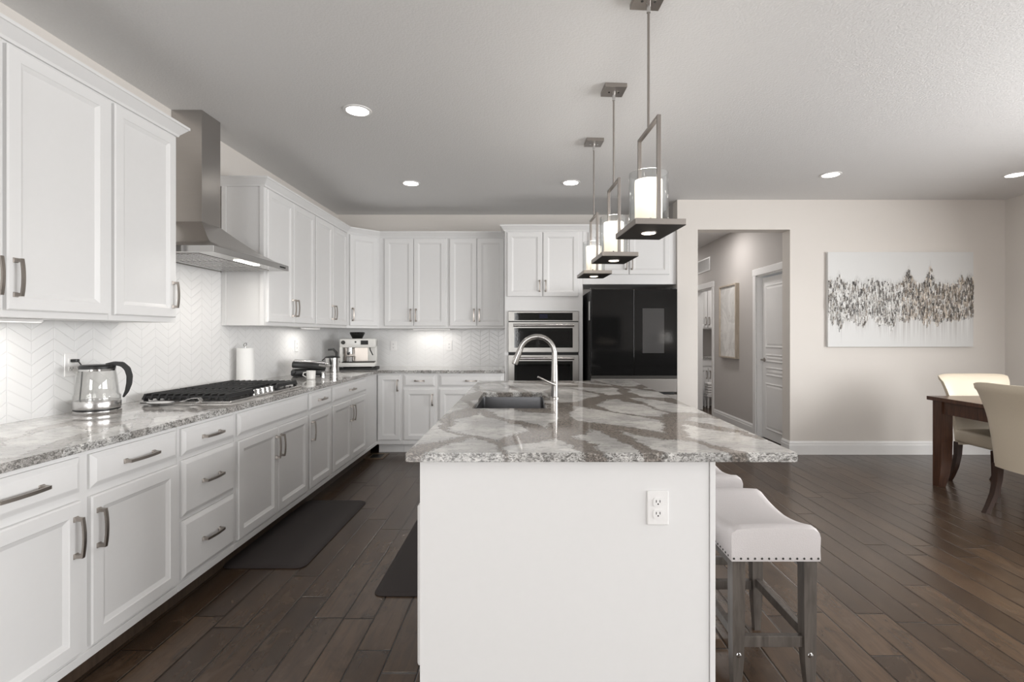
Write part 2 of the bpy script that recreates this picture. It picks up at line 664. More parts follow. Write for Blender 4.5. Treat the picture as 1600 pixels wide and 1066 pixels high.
def casing(name, y0, y1, z1):
    m = MB()
    w = 0.075
    for a, b in ((y0 - w, y0), (y1, y1 + w)):
        m.box(HX1 - 0.018, HX1, a, b, 0, z1 + w, 0.004)
    m.box(HX1 - 0.020, HX1, y0 - w - 0.01, y1 + w + 0.01, z1, z1 + w + 0.01, 0.004)
    for a, b in ((y0, y0 + 0.015), (y1 - 0.015, y1)):
        m.box(HX1, HX1 + T, a, b, 0, z1)
    m.box(HX1, HX1 + T, y0, y1, z1 - 0.015, z1)
    struct(m.build(name, 'trim'))


casing('trim_1', 5.74, 6.45, 2.05)
casing('trim_2', 7.97, 8.77, 2.05)

# hall door, two tall panels and two short ones, faces -x
d = MB()
DW, DH = 0.675, 2.02
dz = [(0.12, 0.70), (0.79, 0.90), (0.96, 1.06), (1.14, 1.92)]
d.box(0, DW, 0.0, 0.035, 0.008, DH, 0.003)
for z0, z1 in dz:
    d.panel(0.10, DW - 0.10, z0, z1, [(0, 0.0), (0.0, 0.004), (0.010, 0.009), (0.028, 0.003), (0.05, 0.008)])
# local -y faces world -x : rotz=-90, local +x -> world -y
door = struct(d.build('door_1', 'trim', None, (HX1 + 0.065, 6.432, 0), -PI / 2))
k = MB()
k.lathe([(0.027, 0), (0.027, 0.006), (0.012, 0.010), (0.011, 0.042)], 20)
k.M = Matrix.Rotation(0, 4, 'X')
k.tube([(0, 0, 0.042), (0.03, 0, 0.046), (0.11, 0, 0.046)], 0.0085, 10)
k.build('door_handle', 'nickel', door, (0.06, 0.0, 0.985), rot=(PI / 2, 0, 0), smooth=40)

# ------------------------------------------------------------------ cabinet kit
DOOR = [(0, 0.0005), (0, 0.015), (0.005, 0.020), (0.050, 0.020), (0.053, 0.017), (0.066, 0.011), (0.069, 0.0095)]
SLAB = [(0, 0.0005), (0, 0.010), (0.005, 0.012), (0.016, 0.018), (0.021, 0.020)]


def handle_mesh(L):
    m = MB()
    h = L / 2
    for sx in (-1, 1):
        m.box(sx * (h - 0.009) - 0.0095, sx * (h - 0.009) + 0.0095, -0.004, 0, -0.0095, 0.0095, 0.001)
        m.loft([[(sx * (h - 0.009) + a * q, y, b * q) for a, b in ((-1, -1), (1, -1), (1, 1), (-1, 1))] for y, q in ((-0.004, 0.0085), (-0.010, 0.0065), (-0.030, 0.006))])
    pts = []
    for i in range(13):
        t = -1 + 2 * i / 12
        pts.append((t * (h - 0.003), -0.0265 - 0.0065 * (1 - t * t), 0))
    m.bar(pts, 0.012, 0.007, (0, 0, 1))
    o = m.build('handle', 'handlemetal', smooth=30)
    me = o.data
    bpy.data.objects.remove(o)
    return me


HM = {0.17: handle_mesh(0.17), 0.15: handle_mesh(0.15), 0.13: handle_mesh(0.13), 0.11: handle_mesh(0.11)}


def cab_door(root, x0, x1, z0, z1, hside=None, hend='top', hl=0.15, gap=0.05):
    m = MB()
    m.panel(-(x1 - x0) / 2, (x1 - x0) / 2, -(z1 - z0) / 2, (z1 - z0) / 2, DOOR)
    d = m.build('door', 'cabinet', root, ((x0 + x1) / 2, 0, (z0 + z1) / 2))
    if hside:
        hx = ((x1 - x0) / 2 - 0.028) * (1 if hside == 'R' else -1)
        hz = ((z1 - z0) / 2 - gap - hl / 2) * (1 if hend == 'top' else -1)
        link('handle', HM[hl], d, (hx, -0.0195, hz), rot=(0, PI / 2, 0))
    return d


def cab_drawer(root, x0, x1, z0, z1, hl=0.17, name='drawer'):
    m = MB()
    m.panel(-(x1 - x0) / 2, (x1 - x0) / 2, -(z1 - z0) / 2, (z1 - z0) / 2, SLAB)
    d = m.build(name, 'cabinet', root, ((x0 + x1) / 2, 0, (z0 + z1) / 2))
    if hl:
        link('handle', HM[hl], d, (0, -0.0195, 0))
    return d


ZU0, ZU1 = 1.375, 2.44
ZB0, ZB1 = 0.105, 0.882
FACE_L, FACE_B = -1.633, 5.54          # base faces
UP_L, UP_B = -1.98, 5.86               # upper faces


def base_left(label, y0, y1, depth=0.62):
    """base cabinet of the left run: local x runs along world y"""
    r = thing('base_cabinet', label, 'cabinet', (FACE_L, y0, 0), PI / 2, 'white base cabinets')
    carcass(r, y1 - y0, depth, 'darktoe')
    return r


def base_back(label, x0, x1, depth=0.62):
    r = thing('base_cabinet', label, 'cabinet', (x0, FACE_B, 0), 0, 'white base cabinets')
    carcass(r, x1 - x0, depth)
    return r


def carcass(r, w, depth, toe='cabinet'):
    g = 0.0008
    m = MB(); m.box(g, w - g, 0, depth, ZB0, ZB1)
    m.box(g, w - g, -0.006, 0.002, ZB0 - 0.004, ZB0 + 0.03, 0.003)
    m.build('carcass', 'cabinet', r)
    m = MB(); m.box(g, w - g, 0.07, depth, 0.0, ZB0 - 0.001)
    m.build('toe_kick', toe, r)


DRZ = (0.735, 0.862)
DOZ = (0.150, 0.705)
r = base_left('white base cabinet nearest the camera, below the kettle end of the left counter', 1.36, 2.362)
cab_drawer(r, 0.015, 0.478, *DRZ); cab_drawer(r, 0.52, 0.985, *DRZ)
cab_door(r, 0.015, 0.478, *DOZ, 'R', 'top'); cab_door(r, 0.52, 0.985, *DOZ, 'L', 'top')
r = base_left('white base cabinet of three stacked drawers on the left run', 2.362, 2.82)
cab_drawer(r, 0.018, 0.443, *DRZ, 0.15); cab_drawer(r, 0.018, 0.443, 0.445, 0.712, 0.15); cab_drawer(r, 0.018, 0.443, 0.150, 0.425, 0.15)
r = base_left('white base cabinet with handleless front and two doors under the gas cooktop', 2.82, 3.76)
cab_drawer(r, 0.020, 0.925, *DRZ, 0, 'false_front')
cab_door(r, 0.020, 0.470, *DOZ, 'R', 'top'); cab_door(r, 0.476, 0.925, *DOZ, 'L', 'top')
r = base_left('narrow white base cabinet with one drawer over one door, right of the cooktop', 3.76, 4.215)
cab_drawer(r, 0.018, 0.437, *DRZ, 0.13); cab_door(r, 0.018, 0.437, *DOZ, 'L', 'top', 0.15)
r = base_left('white base cabinet of one wide drawer over two doors below the panini press', 4.215, 5.14)
cab_drawer(r, 0.020, 0.905, *DRZ, 0.13); cab_door(r, 0.020, 0.458, *DOZ, 'R', 'top'); cab_door(r, 0.464, 0.905, *DOZ, 'L', 'top')
r = base_left('plain white blind corner base cabinet without fronts, below the espresso machine', 5.14, 5.535)

r = base_back('white base cabinet with one full-height door at the inner corner of the counters', -1.6325, -1.352, 0.62)
cab_door(r, 0.0125, 0.2575, 0.150, 0.862, 'R', 'top', 0.13)
r = base_back('white back wall base cabinet with a narrow drawer over a single door', -1.352, -0.965)
cab_drawer(r, 0.018, 0.357, *DRZ, 0.11); cab_door(r, 0.018, 0.357, *DOZ, 'R', 'top', 0.13)
r = base_back('white base cabinet beside the wall oven, partly hidden by the island', -0.965, -0.235)
cab_drawer(r, 0.022, 0.71, *DRZ, 0.13); cab_door(r, 0.022, 0.362, *DOZ, 'R', 'top', 0.13); cab_door(r, 0.368, 0.71, *DOZ, 'L', 'top', 0.13)


def upper(label, loc, rotz, w, depth=0.318, z0=ZU0, z1=ZU1):
    r = thing('wall_cabinet', label, 'cabinet', (loc[0], loc[1], 0), rotz, 'white wall cabinets')
    m = MB(); m.box(0.0008, w - 0.0008, 0, depth, z0, z1)
    m.build('carcass', 'cabinet', r)
    return r


UZ = (1.402, 2.412)
r = upper('large white wall cabinet at the left edge, over the kettle', (UP_L, 1.43), PI / 2, 0.965)
cab_door(r, 0.015, 0.462, *UZ, 'R', 'bottom', 0.15); cab_door(r, 0.482, 0.947, *UZ, 'L', 'bottom', 0.15)
r = upper('white single-door wall cabinet just before the range hood', (UP_L, 2.395), PI / 2, 0.462)
cab_door(r, 0.018, 0.440, *UZ, 'R', 'bottom', 0.15)
r = upper('white double-door wall cabinet just beyond the range hood', (UP_L, 3.82), PI / 2, 0.893)
cab_door(r, 0.026, 0.450, *UZ, 'R', 'bottom', 0.15); cab_door(r, 0.456, 0.880, *UZ, 'L', 'bottom', 0.15)
em = MB()   # applied end stile strips on the exposed side
em.box(-0.006, 0.0, 0.0, 0.03, ZU0, ZU1); em.box(-0.006, 0, 0.285, 0.318, ZU0, ZU1)
em.build('end_stile', 'cabinet', r)
r = upper('white double-door wall cabinet on the left wall next to the diagonal corner', (UP_L, 4.713), PI / 2, 0.867)
cab_door(r, 0.014, 0.420, *UZ, 'R', 'bottom', 0.15); cab_door(r, 0.426, 0.832, *UZ, 'L', 'bottom', 0.15)
# diagonal corner cabinet
r = thing('wall_cabinet', 'white diagonal corner wall cabinet over the espresso machine', 'cabinet', (UP_L, 5.58, 0), PI / 4, 'white wall cabinets')
m = MB()
poly = [(-1.98, 5.5805), (-1.7005, 5.86), (-1.7005, 6.178), (-2.298, 6.178), (-2.298, 5.5805)]
inv = Matrix.Translation((UP_L, 5.58, 0)) @ Matrix.Rotation(PI / 4, 4, 'Z')
m.M = inv.inverted()
m.prism(poly, ZU0, ZU1)
m.build('carcass', 'cabinet', r)
cab_door(r, 0.03, 0.366, *UZ, 'L', 'bottom', 0.15)
r = upper('white double-door wall cabinet on the back wall, right of the diagonal corner', (-1.70, UP_B), 0, 0.795)
cab_door(r, 0.062, 0.395, *UZ, 'R', 'bottom', 0.15); cab_door(r, 0.401, 0.770, *UZ, 'L', 'bottom', 0.15)
r = upper('white double-door wall cabinet on the back wall against the tall oven cabinet', (-0.905, UP_B), 0, 0.668)
cab_door(r, 0.022, 0.332, *UZ, 'R', 'bottom', 0.15); cab_door(r, 0.338, 0.650, *UZ, 'L', 'bottom', 0.15)

# tall oven cabinet and the cabinet over the fridge
r = thing('oven_cabinet', 'tall white cabinet housing the double wall oven', 'cabinet', (-0.232, FACE_B, 0), 0)
m = MB()
w = 0.852
m.box(0, 0.02, 0, 0.635, 0, ZU1); m.box(w - 0.02, w, 0, 0.635, 0, ZU1)
m.box(0.02, w - 0.02, 0, 0.635, 1.562, ZU1); m.box(0.02, w - 0.02, 0, 0.635, 0.0, 0.36); m.box(0.02, w - 0.02, 0.60, 0.635, 0.36, 1.562)
m.box(0.02, 0.038, 0, 0.02, 0.36, 1.562); m.box(w - 0.045, w - 0.02, 0, 0.02, 0.36, 1.562)
m.build('carcass', 'cabinet', r)
cab_door(r, 0.025, 0.408, 1.72, UZ[1] + 0.01, 'R', 'bottom', 0.13); cab_door(r, 0.418, 0.805, 1.72, UZ[1] + 0.01, 'L', 'bottom', 0.13)
r = thing('wall_cabinet', 'white double-door cabinet above the black refrigerator', 'cabinet', (0.622, FACE_B, 0), 0, 'white wall cabinets')
m = MB()
m.box(0.0, 1.02, 0, 0.635, 1.855, ZU1)
m.build('carcass', 'cabinet', r)
cab_door(r, 0.06, 0.500, 1.96, UZ[1] + 0.01, 'R', 'bottom', 0.13); cab_door(r, 0.506, 0.945, 1.96, UZ[1] + 0.01, 'L', 'bottom', 0.13)

# crown moulding
CR = [(0.0005, 0.0), (0.010, 0.0), (0.014, 0.012), (0.045, 0.050), (0.050, 0.052), (0.050, 0.066), (0.0005, 0.066)]
struct(miter([(UP_L, 1.43), (UP_L, 2.857), (XL + 0.002, 2.857)], CR, 2.425).build('trim_3', 'cabinet'))
struct(miter([(XL + 0.002, 3.82), (UP_L, 3.82), (UP_L, 5.58), (-1.70, UP_B), (-0.237, UP_B)], CR, 2.425).build('trim_4', 'cabinet'))
struct(miter([(-0.232, UP_B - 0.06), (-0.232, FACE_B), (1.643, FACE_B)], CR, 2.435).build('trim_5', 'cabinet'))

# backsplash
m = MB(); m.box(XL + 0.0005, XL + 0.010, 1.2, 2.858, 0.914, ZU0); m.box(XL + 0.0005, XL + 0.010, 2.858, 3.819, 0.914, 1.775)
m.box(XL + 0.0005, XL + 0.010, 3.819, YK - 0.0105, 0.914, ZU0)
struct(m.build('wall_tile_left', 'tile_left'))
m = MB(); m.box(XL + 0.0105, -0.234, YK - 0.010, YK - 0.0005, 0.914, ZU0)
struct(m.build('wall_tile_back', 'tile_back'))

# L-shaped worktop
m = MB()
cx0 = XL + 0.0005
m.prism([(cx0, 1.30), (-1.60, 1.30), (-1.60, 5.505), (-0.234, 5.505), (-0.234, YK - 0.0005), (cx0, YK - 0.0005)], 0.883, 0.914)
es = [e for e in m.bm.edges]
bmesh.ops.bevel(m.bm, geom=es, offset=0.003, segments=2, affect='EDGES')
tag(m.build('countertop', 'quartz_run'), 'speckled grey and white quartz worktop running along the left and back walls', 'countertop')

# ------------------------------------------------------------------ island
IX0, IX1, IY0, IY1 = -0.361, 0.643, 1.72, 4.25
isl = thing('kitchen_island', 'white kitchen island with plain end panel facing the camera', 'island', ((IX0 + IX1) / 2, IY0, 0))
cx = (IX0 + IX1) / 2
m = MB(); m.box(IX0 - cx, IX1 - 0.021 - cx, 0, 0.02, 0, 0.882); m.build('end_panel', 'cabinet', isl)
m = MB(); m.box(IX1 - 0.019 - cx, IX1 - cx, -0.004, 0.06, 0, 0.882, 0.0015); m.build('corner_post', 'cabinet', isl)
m = MB()
m.box(IX0 - cx, IX0 + 0.02 - cx, 0.02, IY1 - IY0, 0.105, 0.882); m.box(IX1 - 0.03 - cx, IX1 - 0.01 - cx, 0.06, IY1 - IY0, 0, 0.882)
m.box(IX0 + 0.02 - cx, IX1 - 0.03 - cx, IY1 - IY0 - 0.02, IY1 - IY0, 0, 0.882)
m.box(IX0 + 0.07 - cx, IX0 + 0.09 - cx, 0.02, IY1 - IY0 - 0.02, 0, 0.105)
m.build('carcass', 'cabinet', isl)
m = MB(); m.box(IX0 - 0.010 - cx, IX0 + 0.004 - cx, -0.010, 0.05, 0, 0.075, 0.003); m.box(IX0 + 0.004 - cx, IX1 - 0.022 - cx, -0.010, 0, 0, 0.06, 0.003)
m.build('base_shoe', 'cabinet', isl)
for i, (a, b) in enumerate(((0.05, 0.60), (0.62, 0.92), (0.92, 1.75), (1.77, 2.48))):
    mm = MB(); mm.panel(-(b - a) / 2, (b - a) / 2, -0.28, 0.28, DOOR)
    mm.build('door', 'cabinet', isl, (IX0 - cx, (a + b) / 2, 0.43), -PI / 2)

SX0, SX1, SY0, SY1 = -0.285, 0.105, 2.69, 3.42
TX0, TX1, TY0, TY1 = -0.402, 0.905, 1.682, 4.286
m = MB()
xs, ys = [TX0, SX0, SX1, TX1], [TY0, SY0, SY1, TY1]
for z, flip in ((0.883, 1), (0.914, 0)):
    g = [[m.v((x, y, z)) for y in ys] for x in xs]
    for i in range(3):
        for j in range(3):
            if (i, j) == (1, 1):
                continue
            m.f([g[i][j], g[i + 1][j], g[i + 1][j + 1], g[i][j + 1]])
    if flip:
        lo = g
    else:
        hi = g
for i in range(3):
    for j in (0, 3):
        m.f([lo[i][j], lo[i + 1][j], hi[i + 1][j], hi[i][j]])
        m.f([lo[j][i], lo[j][i + 1], hi[j][i + 1], hi[j][i]])
m.f([lo[1][1], lo[2][1], hi[2][1], hi[1][1]]); m.f([lo[1][2], lo[2][2], hi[2][2], hi[1][2]])
m.f([lo[1][1], lo[1][2], hi[1][2], hi[1][1]]); m.f([lo[2][1], lo[2][2], hi[2][2], hi[2][1]])
bmesh.ops.recalc_face_normals(m.bm, faces=m.bm.faces[:])
es = [e for e in m.bm.edges if len(e.link_faces) == 2 and e.calc_face_angle(0) > 1.0]
bmesh.ops.bevel(m.bm, geom=es, offset=0.003, segments=2, affect='EDGES')
tag(m.build('island_countertop', 'quartz'), 'large quartz slab with taupe veins on top of the white island', 'countertop')

# undermount sink
sk = thing('kitchen_sink', 'rectangular undermount steel sink set in the island top', 'sink', ((SX0 + SX1) / 2, (SY0 + SY1) / 2, 0.66))
m = MB()
hx, hy = (SX1 - SX0) / 2 + 0.006, (SY1 - SY0) / 2 + 0.006


def rrect(hx, hy, r, z, n=5):
    out = []
    for sx, sy, a0 in ((1, 1, 0), (-1, 1, PI / 2), (-1, -1, PI), (1, -1, 1.5 * PI)):
        for i in range(n + 1):
            a = a0 + PI / 2 * i / n
            out.append((sx * (hx - r) + r * math.cos(a), sy * (hy - r) + r * math.sin(a), z))
    return out


m.loft([rrect(hx + 0.02, hy + 0.02, 0.03, 0.2225), rrect(hx, hy, 0.02, 0.2225), rrect(hx - 0.002, hy - 0.002, 0.02, 0.02), rrect(hx - 0.02, hy - 0.02, 0.02, 0.003), rrect(hx - 0.1, hy - 0.1, 0.02, 0.0)], False, True)
m.build('basin', 'sinksteel', sk, smooth=35)
m = MB(); m.lathe([(0.045, 0.0015), (0.045, 0.005), (0.036, 0.006), (0.03, 0.002)], 24); m.build('drain', 'chrome', sk, smooth=40)

# faucet
fx, fy = 0.176, 3.12
fc = thing('kitchen_faucet', 'brushed nickel gooseneck pull-down faucet behind the island sink', 'faucet', (fx, fy, 0.9141))
m = MB(); m.lathe([(0.028, 0), (0.028, 0.006), (0.022, 0.010), (0.022, 0.10), (0.0225, 0.104)], 28); m.build('base', 'faucetmetal', fc, smooth=35)
m = MB()
pts = [(0, 0, 0.10), (0, 0, 0.20), (0, 0, 0.272)]
rad = [0.0215, 0.0185, 0.0165]
R = 0.108
for i in range(1, 21):
    a = PI * i / 20 * 0.90
    pts.append((-R + R * math.cos(a), 0, 0.272 + R * math.sin(a)))
    rad.append(0.0160)
m.tube(pts, 0.0135, 18, rad)
m.build('spout', 'faucetmetal', fc, smooth=50)
e0 = Vector(pts[-1]); dr = (Vector(pts[-1]) - Vector(pts[-2])).normalized()
m = MB(); m.tube([tuple(e0), tuple(e0 + dr * 0.015), tuple(e0 + dr * 0.08), tuple(e0 + dr * 0.10)], 0.016, 18, [0.0165, 0.0180, 0.0205, 0.0195])
sh = m.build('spray_head', 'faucetmetal', fc, smooth=40)
m = MB(); m.tube([tuple(e0 + dr * 0.1002), tuple(e0 + dr * 0.104)], 0.015, 18); m.build('nozzle', 'black', sh, smooth=40)
m = MB(); m.tube([(0.0, -0.018, 0.085), (-0.03, -0.034, 0.098), (-0.105, -0.045, 0.135)], 0.006, 12, [0.009, 0.0075, 0.006]); m.build('lever', 'faucetmetal', fc, smooth=50)


# ------------------------------------------------------------------ outlets
def outlet(label, loc, rotz, kind='duplex'):
    r = thing('electrical_outlet', label, 'outlet', loc, rotz, 'wall outlets')
    m = MB(); m.box(-0.0365, 0.0365, -0.006, 0, -0.058, 0.058, 0.003); m.build('cover_plate', 'plate', r)
    for s in (-1, 1):
        m = MB()
        m.loft([[(x, -0.006, z + s * 0.020) for x, _, z in [(a, 0, b) for a, b, _ in rrect(0.0165, 0.0145, 0.008, 0)]],
                [(x, -0.0085, z + s * 0.020) for x, _, z in [(a, 0, b) for a, b, _ in rrect(0.0165, 0.0145, 0.008, 0)]]])
        f = m.build('receptacle', 'plate', r)
        m = MB()
        for sx in (-1, 1):
            m.box(sx * 0.0062 - 0.0012, sx * 0.0062 + 0.0012, -0.0088, -0.0084, s * 0.020 - 0.001, s * 0.020 + 0.0075)
        m.lathe([(0.0026, 0.0), (0.0026, 0.0004)], 10)
        for v in m.bm.verts[-20:]:
            v.co = Vector((v.co.x, -0.0084 - v.co.z, v.co.y + s * 0.020 - 0.006))
        m.build('slots', 'black', f)
    return r


outlet('white duplex outlet on the end panel of the island', (0.447, IY0 - 0.0005, 0.720), 0)
outlet('white outlet on the tiled back wall under the cabinets', (-0.94, YK - 0.0105, 1.165), 0)
outlet('white outlet on the chevron tile above the panini press', (XL + 0.0105, 5.06, 1.19), PI / 2)
outlet('white outlet on the chevron tile with a black plug in it, behind the kettle', (XL + 0.0105, 2.55, 1.155), PI / 2)
outlet('white outlet low on the dining wall behind the table', (4.71, YD - 0.0005, 0.40), 0)
outlet('white outlet on the back wall tile just right of the espresso machine', (-1.62, YK - 0.0105, 1.165), 0)

# ------------------------------------------------------------------ range hood
rh = thing('range_hood', 'stainless steel chimney range hood over the gas cooktop', 'range hood', (XL + 0.0105, 3.335, 1.775))
m = MB(); m.box(-0.010, 0.19, -0.045, 0.155, 0.265, H - 1.775 - 0.001, 0.0015); m.build('chimney', 'steel', rh)
m = MB()
rings = []
for t in [i / 8 for i in range(9)]:
    q = t ** 0.72          # slightly flared pyramid
    rings.append([(0.0, -0.455 + (0.41) * q, 0.042 + 0.225 * t), (0.52 - 0.33 * q, -0.455 + 0.41 * q, 0.042 + 0.225 * t),
                  (0.52 - 0.33 * q, 0.455 - 0.30 * q, 0.042 + 0.225 * t), (0.0, 0.455 - 0.30 * q, 0.042 + 0.225 * t)])
m.loft(rings)
m.build('canopy', 'steel', rh, smooth=35)
m = MB(); m.box(0, 0.52, -0.455, 0.455, 0.004, 0.042, 0.002); m.build('lip', 'brushed', rh)
for i in (-1, 0, 1):
    m = MB(); m.box(0.06, 0.40, i * 0.27 - 0.13, i * 0.27 + 0.13, 0.0, 0.0045, 0.002)
    for k in range(9):
        m.box(0.08 + k * 0.035, 0.098 + k * 0.035, i * 0.27 - 0.12, i * 0.27 + 0.12, -0.002, 0.001)
    m.build('filter', 'brushed', rh)
for sy in (-0.01,):
    m = MB(); m.box(0.445, 0.485, sy - 0.12, sy + 0.12, 0.001, 0.005); m.build('hood_lamp', 'lamp', rh)
m = MB()
for i in range(4):
    m.cyl((0.5195, 0.33 + i * 0.022, 0.022), (0.5225, 0.33 + i * 0.022, 0.022), 0.006, 10)
m.build('buttons', 'darkmetal', rh)
area('hood_lamp_light', (XL + 0.46, 3.335, 1.768), (0, 0, 0), 0.1, 0.6, 3.0, (1, 0.95, 0.88))

# ------------------------------------------------------------------ gas cooktop
ZC = 0.9142
ck = thing('gas_cooktop', 'stainless steel gas cooktop with black cast iron grates on the left counter', 'cooktop', (-1.95, 3.335, ZC))
m = MB(); m.box(-0.255, 0.27, -0.455, 0.455, 0, 0.012, 0.004); m.build('cooktop_tray', 'brushed', ck)
for gi, (y0, y1, x1) in enumerate(((-0.445, -0.150, 0.235), (-0.146, 0.146, 0.155), (0.150, 0.445, 0.235))):
    m = MB()
    x0 = -0.24
    for (a, b) in ((y0, y0 + 0.012), (y1 - 0.012, y1)):
        m.box(x0, x1, a, b, 0.026, 0.040, 0.002)
    for (a, b) in ((x0, x0 + 0.012), (x1 - 0.012, x1)):
        m.box(a, b, y0, y1, 0.026, 0.040, 0.002)
    nb = 12 if x1 > 0.2 else 10
    for k in range(nb):
        px = x0 + 0.006 + (x1 - x0 - 0.012) * k / (nb - 1)
        m.bar([(px, y0 - 0.004, 0.020), (px, y0 + 0.010, 0.044), (px, y1 - 0.010, 0.044), (px, y1 + 0.004, 0.020)], 0.012, 0.016, (1, 0, 0))
    for px in (x0 + 0.01, x1 - 0.01):
        for py in (y0 + 0.01, y1 - 0.01):
            m.box(px - 0.008, px + 0.008, py - 0.008, py + 0.008, 0.012, 0.03)
    m.build('grate', 'iron', ck)
for bx, by, br in ((-0.12, -0.30, 0.045), (0.11, -0.30, 0.035), (-0.06, 0.0, 0.055), (-0.12, 0.30, 0.035), (0.11, 0.30, 0.045)):
    m = MB(); m.lathe([(br + 0.012, 0.012), (br + 0.012, 0.018), (br, 0.019), (br, 0.024), (br - 0.006, 0.026)], 24, (bx, by, 0)); m.build('burner', 'iron', ck, smooth=35)
for i in range(5):
    m = MB(); m.lathe([(0.023, 0.012), (0.023, 0.015), (0.019, 0.016), (0.017, 0.038), (0.015, 0.040)], 20, (0.205, -0.11 + i * 0.058, 0)); m.build('knob', 'chrome', ck, smooth=35)

# spoon on the counter in front of the cooktop
sp = thing('spoon_rest', 'polished metal spoon rest lying before the near end of the cooktop', 'spoon rest', (-2.03, 2.81, ZC))
m = MB()
rings = []
for rr, z in ((0.012, 0.0008), (0.040, 0.004), (0.052, 0.014), (0.054, 0.016), (0.049, 0.0145), (0.036, 0.007), (0.004, 0.004)):
    rings.append([(rr * 1.5 * math.cos(2 * PI * i / 28), rr * 0.9 * math.sin(2 * PI * i / 28), z) for i in range(28)])
m.loft(rings); m.build('bowl', 'chrome', sp, smooth=50)
m = MB(); m.bar([(0.070, 0, 0.014), (0.13, 0.0, 0.024), (0.18, 0.0, 0.040), (0.215, 0, 0.040), (0.225, 0, 0.026), (0.205, 0, 0.010), (0.17, 0, 0.006)], 0.030, 0.003, (0, 1, 0)); m.build('grip', 'chrome', sp, smooth=50)

# ------------------------------------------------------------------ kettle
kt = thing('electric_kettle', 'glass electric kettle with steel base and black handle on the left counter', 'kettle', (-2.15, 2.535, ZC), 0.0)
m = MB(); m.lathe([(0.096, 0), (0.098, 0.004), (0.098, 0.016), (0.092, 0.020)], 40); m.build('power_base', 'brushed', kt, smooth=30)
m = MB(); m.lathe([(0.094, 0.0205), (0.094, 0.026)], 40); m.build('base_ring', 'black', kt, smooth=30)
m = MB(); m.lathe([(0.095, 0.0265), (0.096, 0.030), (0.096, 0.062), (0.094, 0.066)], 40); m.build('steel_band', 'brushed', kt, smooth=30)
m = MB(); m.lathe([(0.094, 0.0665), (0.095, 0.088), (0.088, 0.097), (0.085, 0.13), (0.079, 0.185), (0.072, 0.222), (0.070, 0.222), (0.077, 0.185), (0.083, 0.13), (0.086, 0.098), (0.0925, 0.087), (0.0915, 0.068)], 40, cap0=False, cap1=False); m.build('glass_body', 'kettleglass', kt, smooth=40)
m = MB(); m.lathe([(0.073, 0.2225), (0.074, 0.234), (0.066, 0.242), (0.02, 0.244)], 36); m.build('lid', 'black', kt, smooth=35)
m = MB(); m.lathe([(0.0735, 0.212), (0.0745, 0.222), (0.0725, 0.222)], 36, cap0=False, cap1=False); m.build('steel_rim', 'chrome', kt, smooth=35)
m = MB()
# handle towards the right in the picture (+x, +y)
hd = Vector((0.78, 0.62, 0)).normalized()
hp = [(0.03, 0.241), (0.066, 0.247), (0.098, 0.241), (0.119, 0.217), (0.128, 0.18), (0.126, 0.14), (0.116, 0.10), (0.101, 0.070)]
m.bar([tuple(hd * a + Vector((0, 0, b))) for a, b in hp], 0.026, 0.015, (-hd.y, hd.x, 0), [(0.034, 0.010), (0.034, 0.018), (0.034, 0.026), (0.033, 0.028), (0.032, 0.027), (0.030, 0.025), (0.026, 0.018), (0.018, 0.008)])
bmesh.ops.bevel(m.bm, geom=m.bm.edges[:], offset=0.003, segments=2, affect='EDGES')
m.build('handle', 'black', kt, smooth=50)
m = MB(); m.tube([(-0.055, -0.040, 0.205), (-0.082, -0.052, 0.222)], 0.014, 12, [0.016, 0.009]); m.build('spout', 'kettleglass', kt, smooth=40)

pc = thing('power_cord', 'black plug and cord in the outlet behind the kettle', 'cord', (XL + 0.0192, 2.55, 1.175))
m = MB(); m.box(0, 0.032, -0.010, 0.010, -0.008, 0.008, 0.003); m.build('plug', 'black', pc)
m = MB(); m.tube([(0.03, 0, 0), (0.045, 0.01, -0.03), (0.03, 0.02, -0.12), (0.02, 0.02, -0.22), (0.022, 0.025, -0.256), (0.05, 0.03, -0.2575)], 0.003, 8); m.build('cord', 'black', pc, smooth=60)

# ------------------------------------------------------------------ paper towel, press, pot, espresso machine
pt = thing('paper_towel_holder', 'white paper towel roll on an upright holder behind the cooktop', 'paper towel', (-2.20, 3.96, ZC))
m = MB(); m.lathe([(0.075, 0), (0.075, 0.008), (0.070, 0.010)], 32); m.build('stand_base', 'brushed', pt, smooth=30)
m = MB(); m.lathe([(0.0605, 0.0105), (0.0605, 0.285), (0.018, 0.285), (0.018, 0.0105)], 40); m.build('towel_roll', 'paper', pt, smooth=30)
m = MB(); m.cyl((0, 0, 0.0102), (0, 0, 0.30), 0.006, 12)
m.tube([(0.012 * math.cos(a), 0.012 * math.sin(a) * 0.7, 0.312 + 0.012 * math.sin(a)) for a in [2 * PI * i / 14 for i in range(15)]], 0.003, 8)
m.build('post', 'brushed', pt, smooth=50)
m = MB(); m.box(0.0604, 0.0615, 0.02, 0.022, 0.03, 0.20); m.build('sheet_edge', 'paper', pt)

pn = thing('panini_press', 'black panini press with a sloping steel lid below the tile outlet', 'panini press', (-2.05, 4.76, ZC), 0.40)
pn.scale = (0.88, 0.88, 1.0)
m = MB(); m.box(-0.165, 0.165, -0.15, 0.15, 0.012, 0.066, 0.012)
for sx in (-1, 1):
    for sy in (-1, 1):
        m.cyl((sx * 0.13, sy * 0.115, 0), (sx * 0.13, sy * 0.115, 0.015), 0.014, 12)
m.build('grill_base', 'black', pn, smooth=40)
m = MB(); m.M = Matrix.Rotation(math.radians(5), 4, 'Y'); m.box(-0.165, 0.165, -0.15, 0.15, 0.074, 0.130, 0.014); l = m.build('lid', 'black', pn, smooth=40)
m = MB(); m.M = Matrix.Rotation(math.radians(5), 4, 'Y'); m.box(-0.150, 0.150, -0.135, 0.135, 0.1302, 0.146, 0.006); m.build('lid_cover', 'brushed', l, smooth=40)
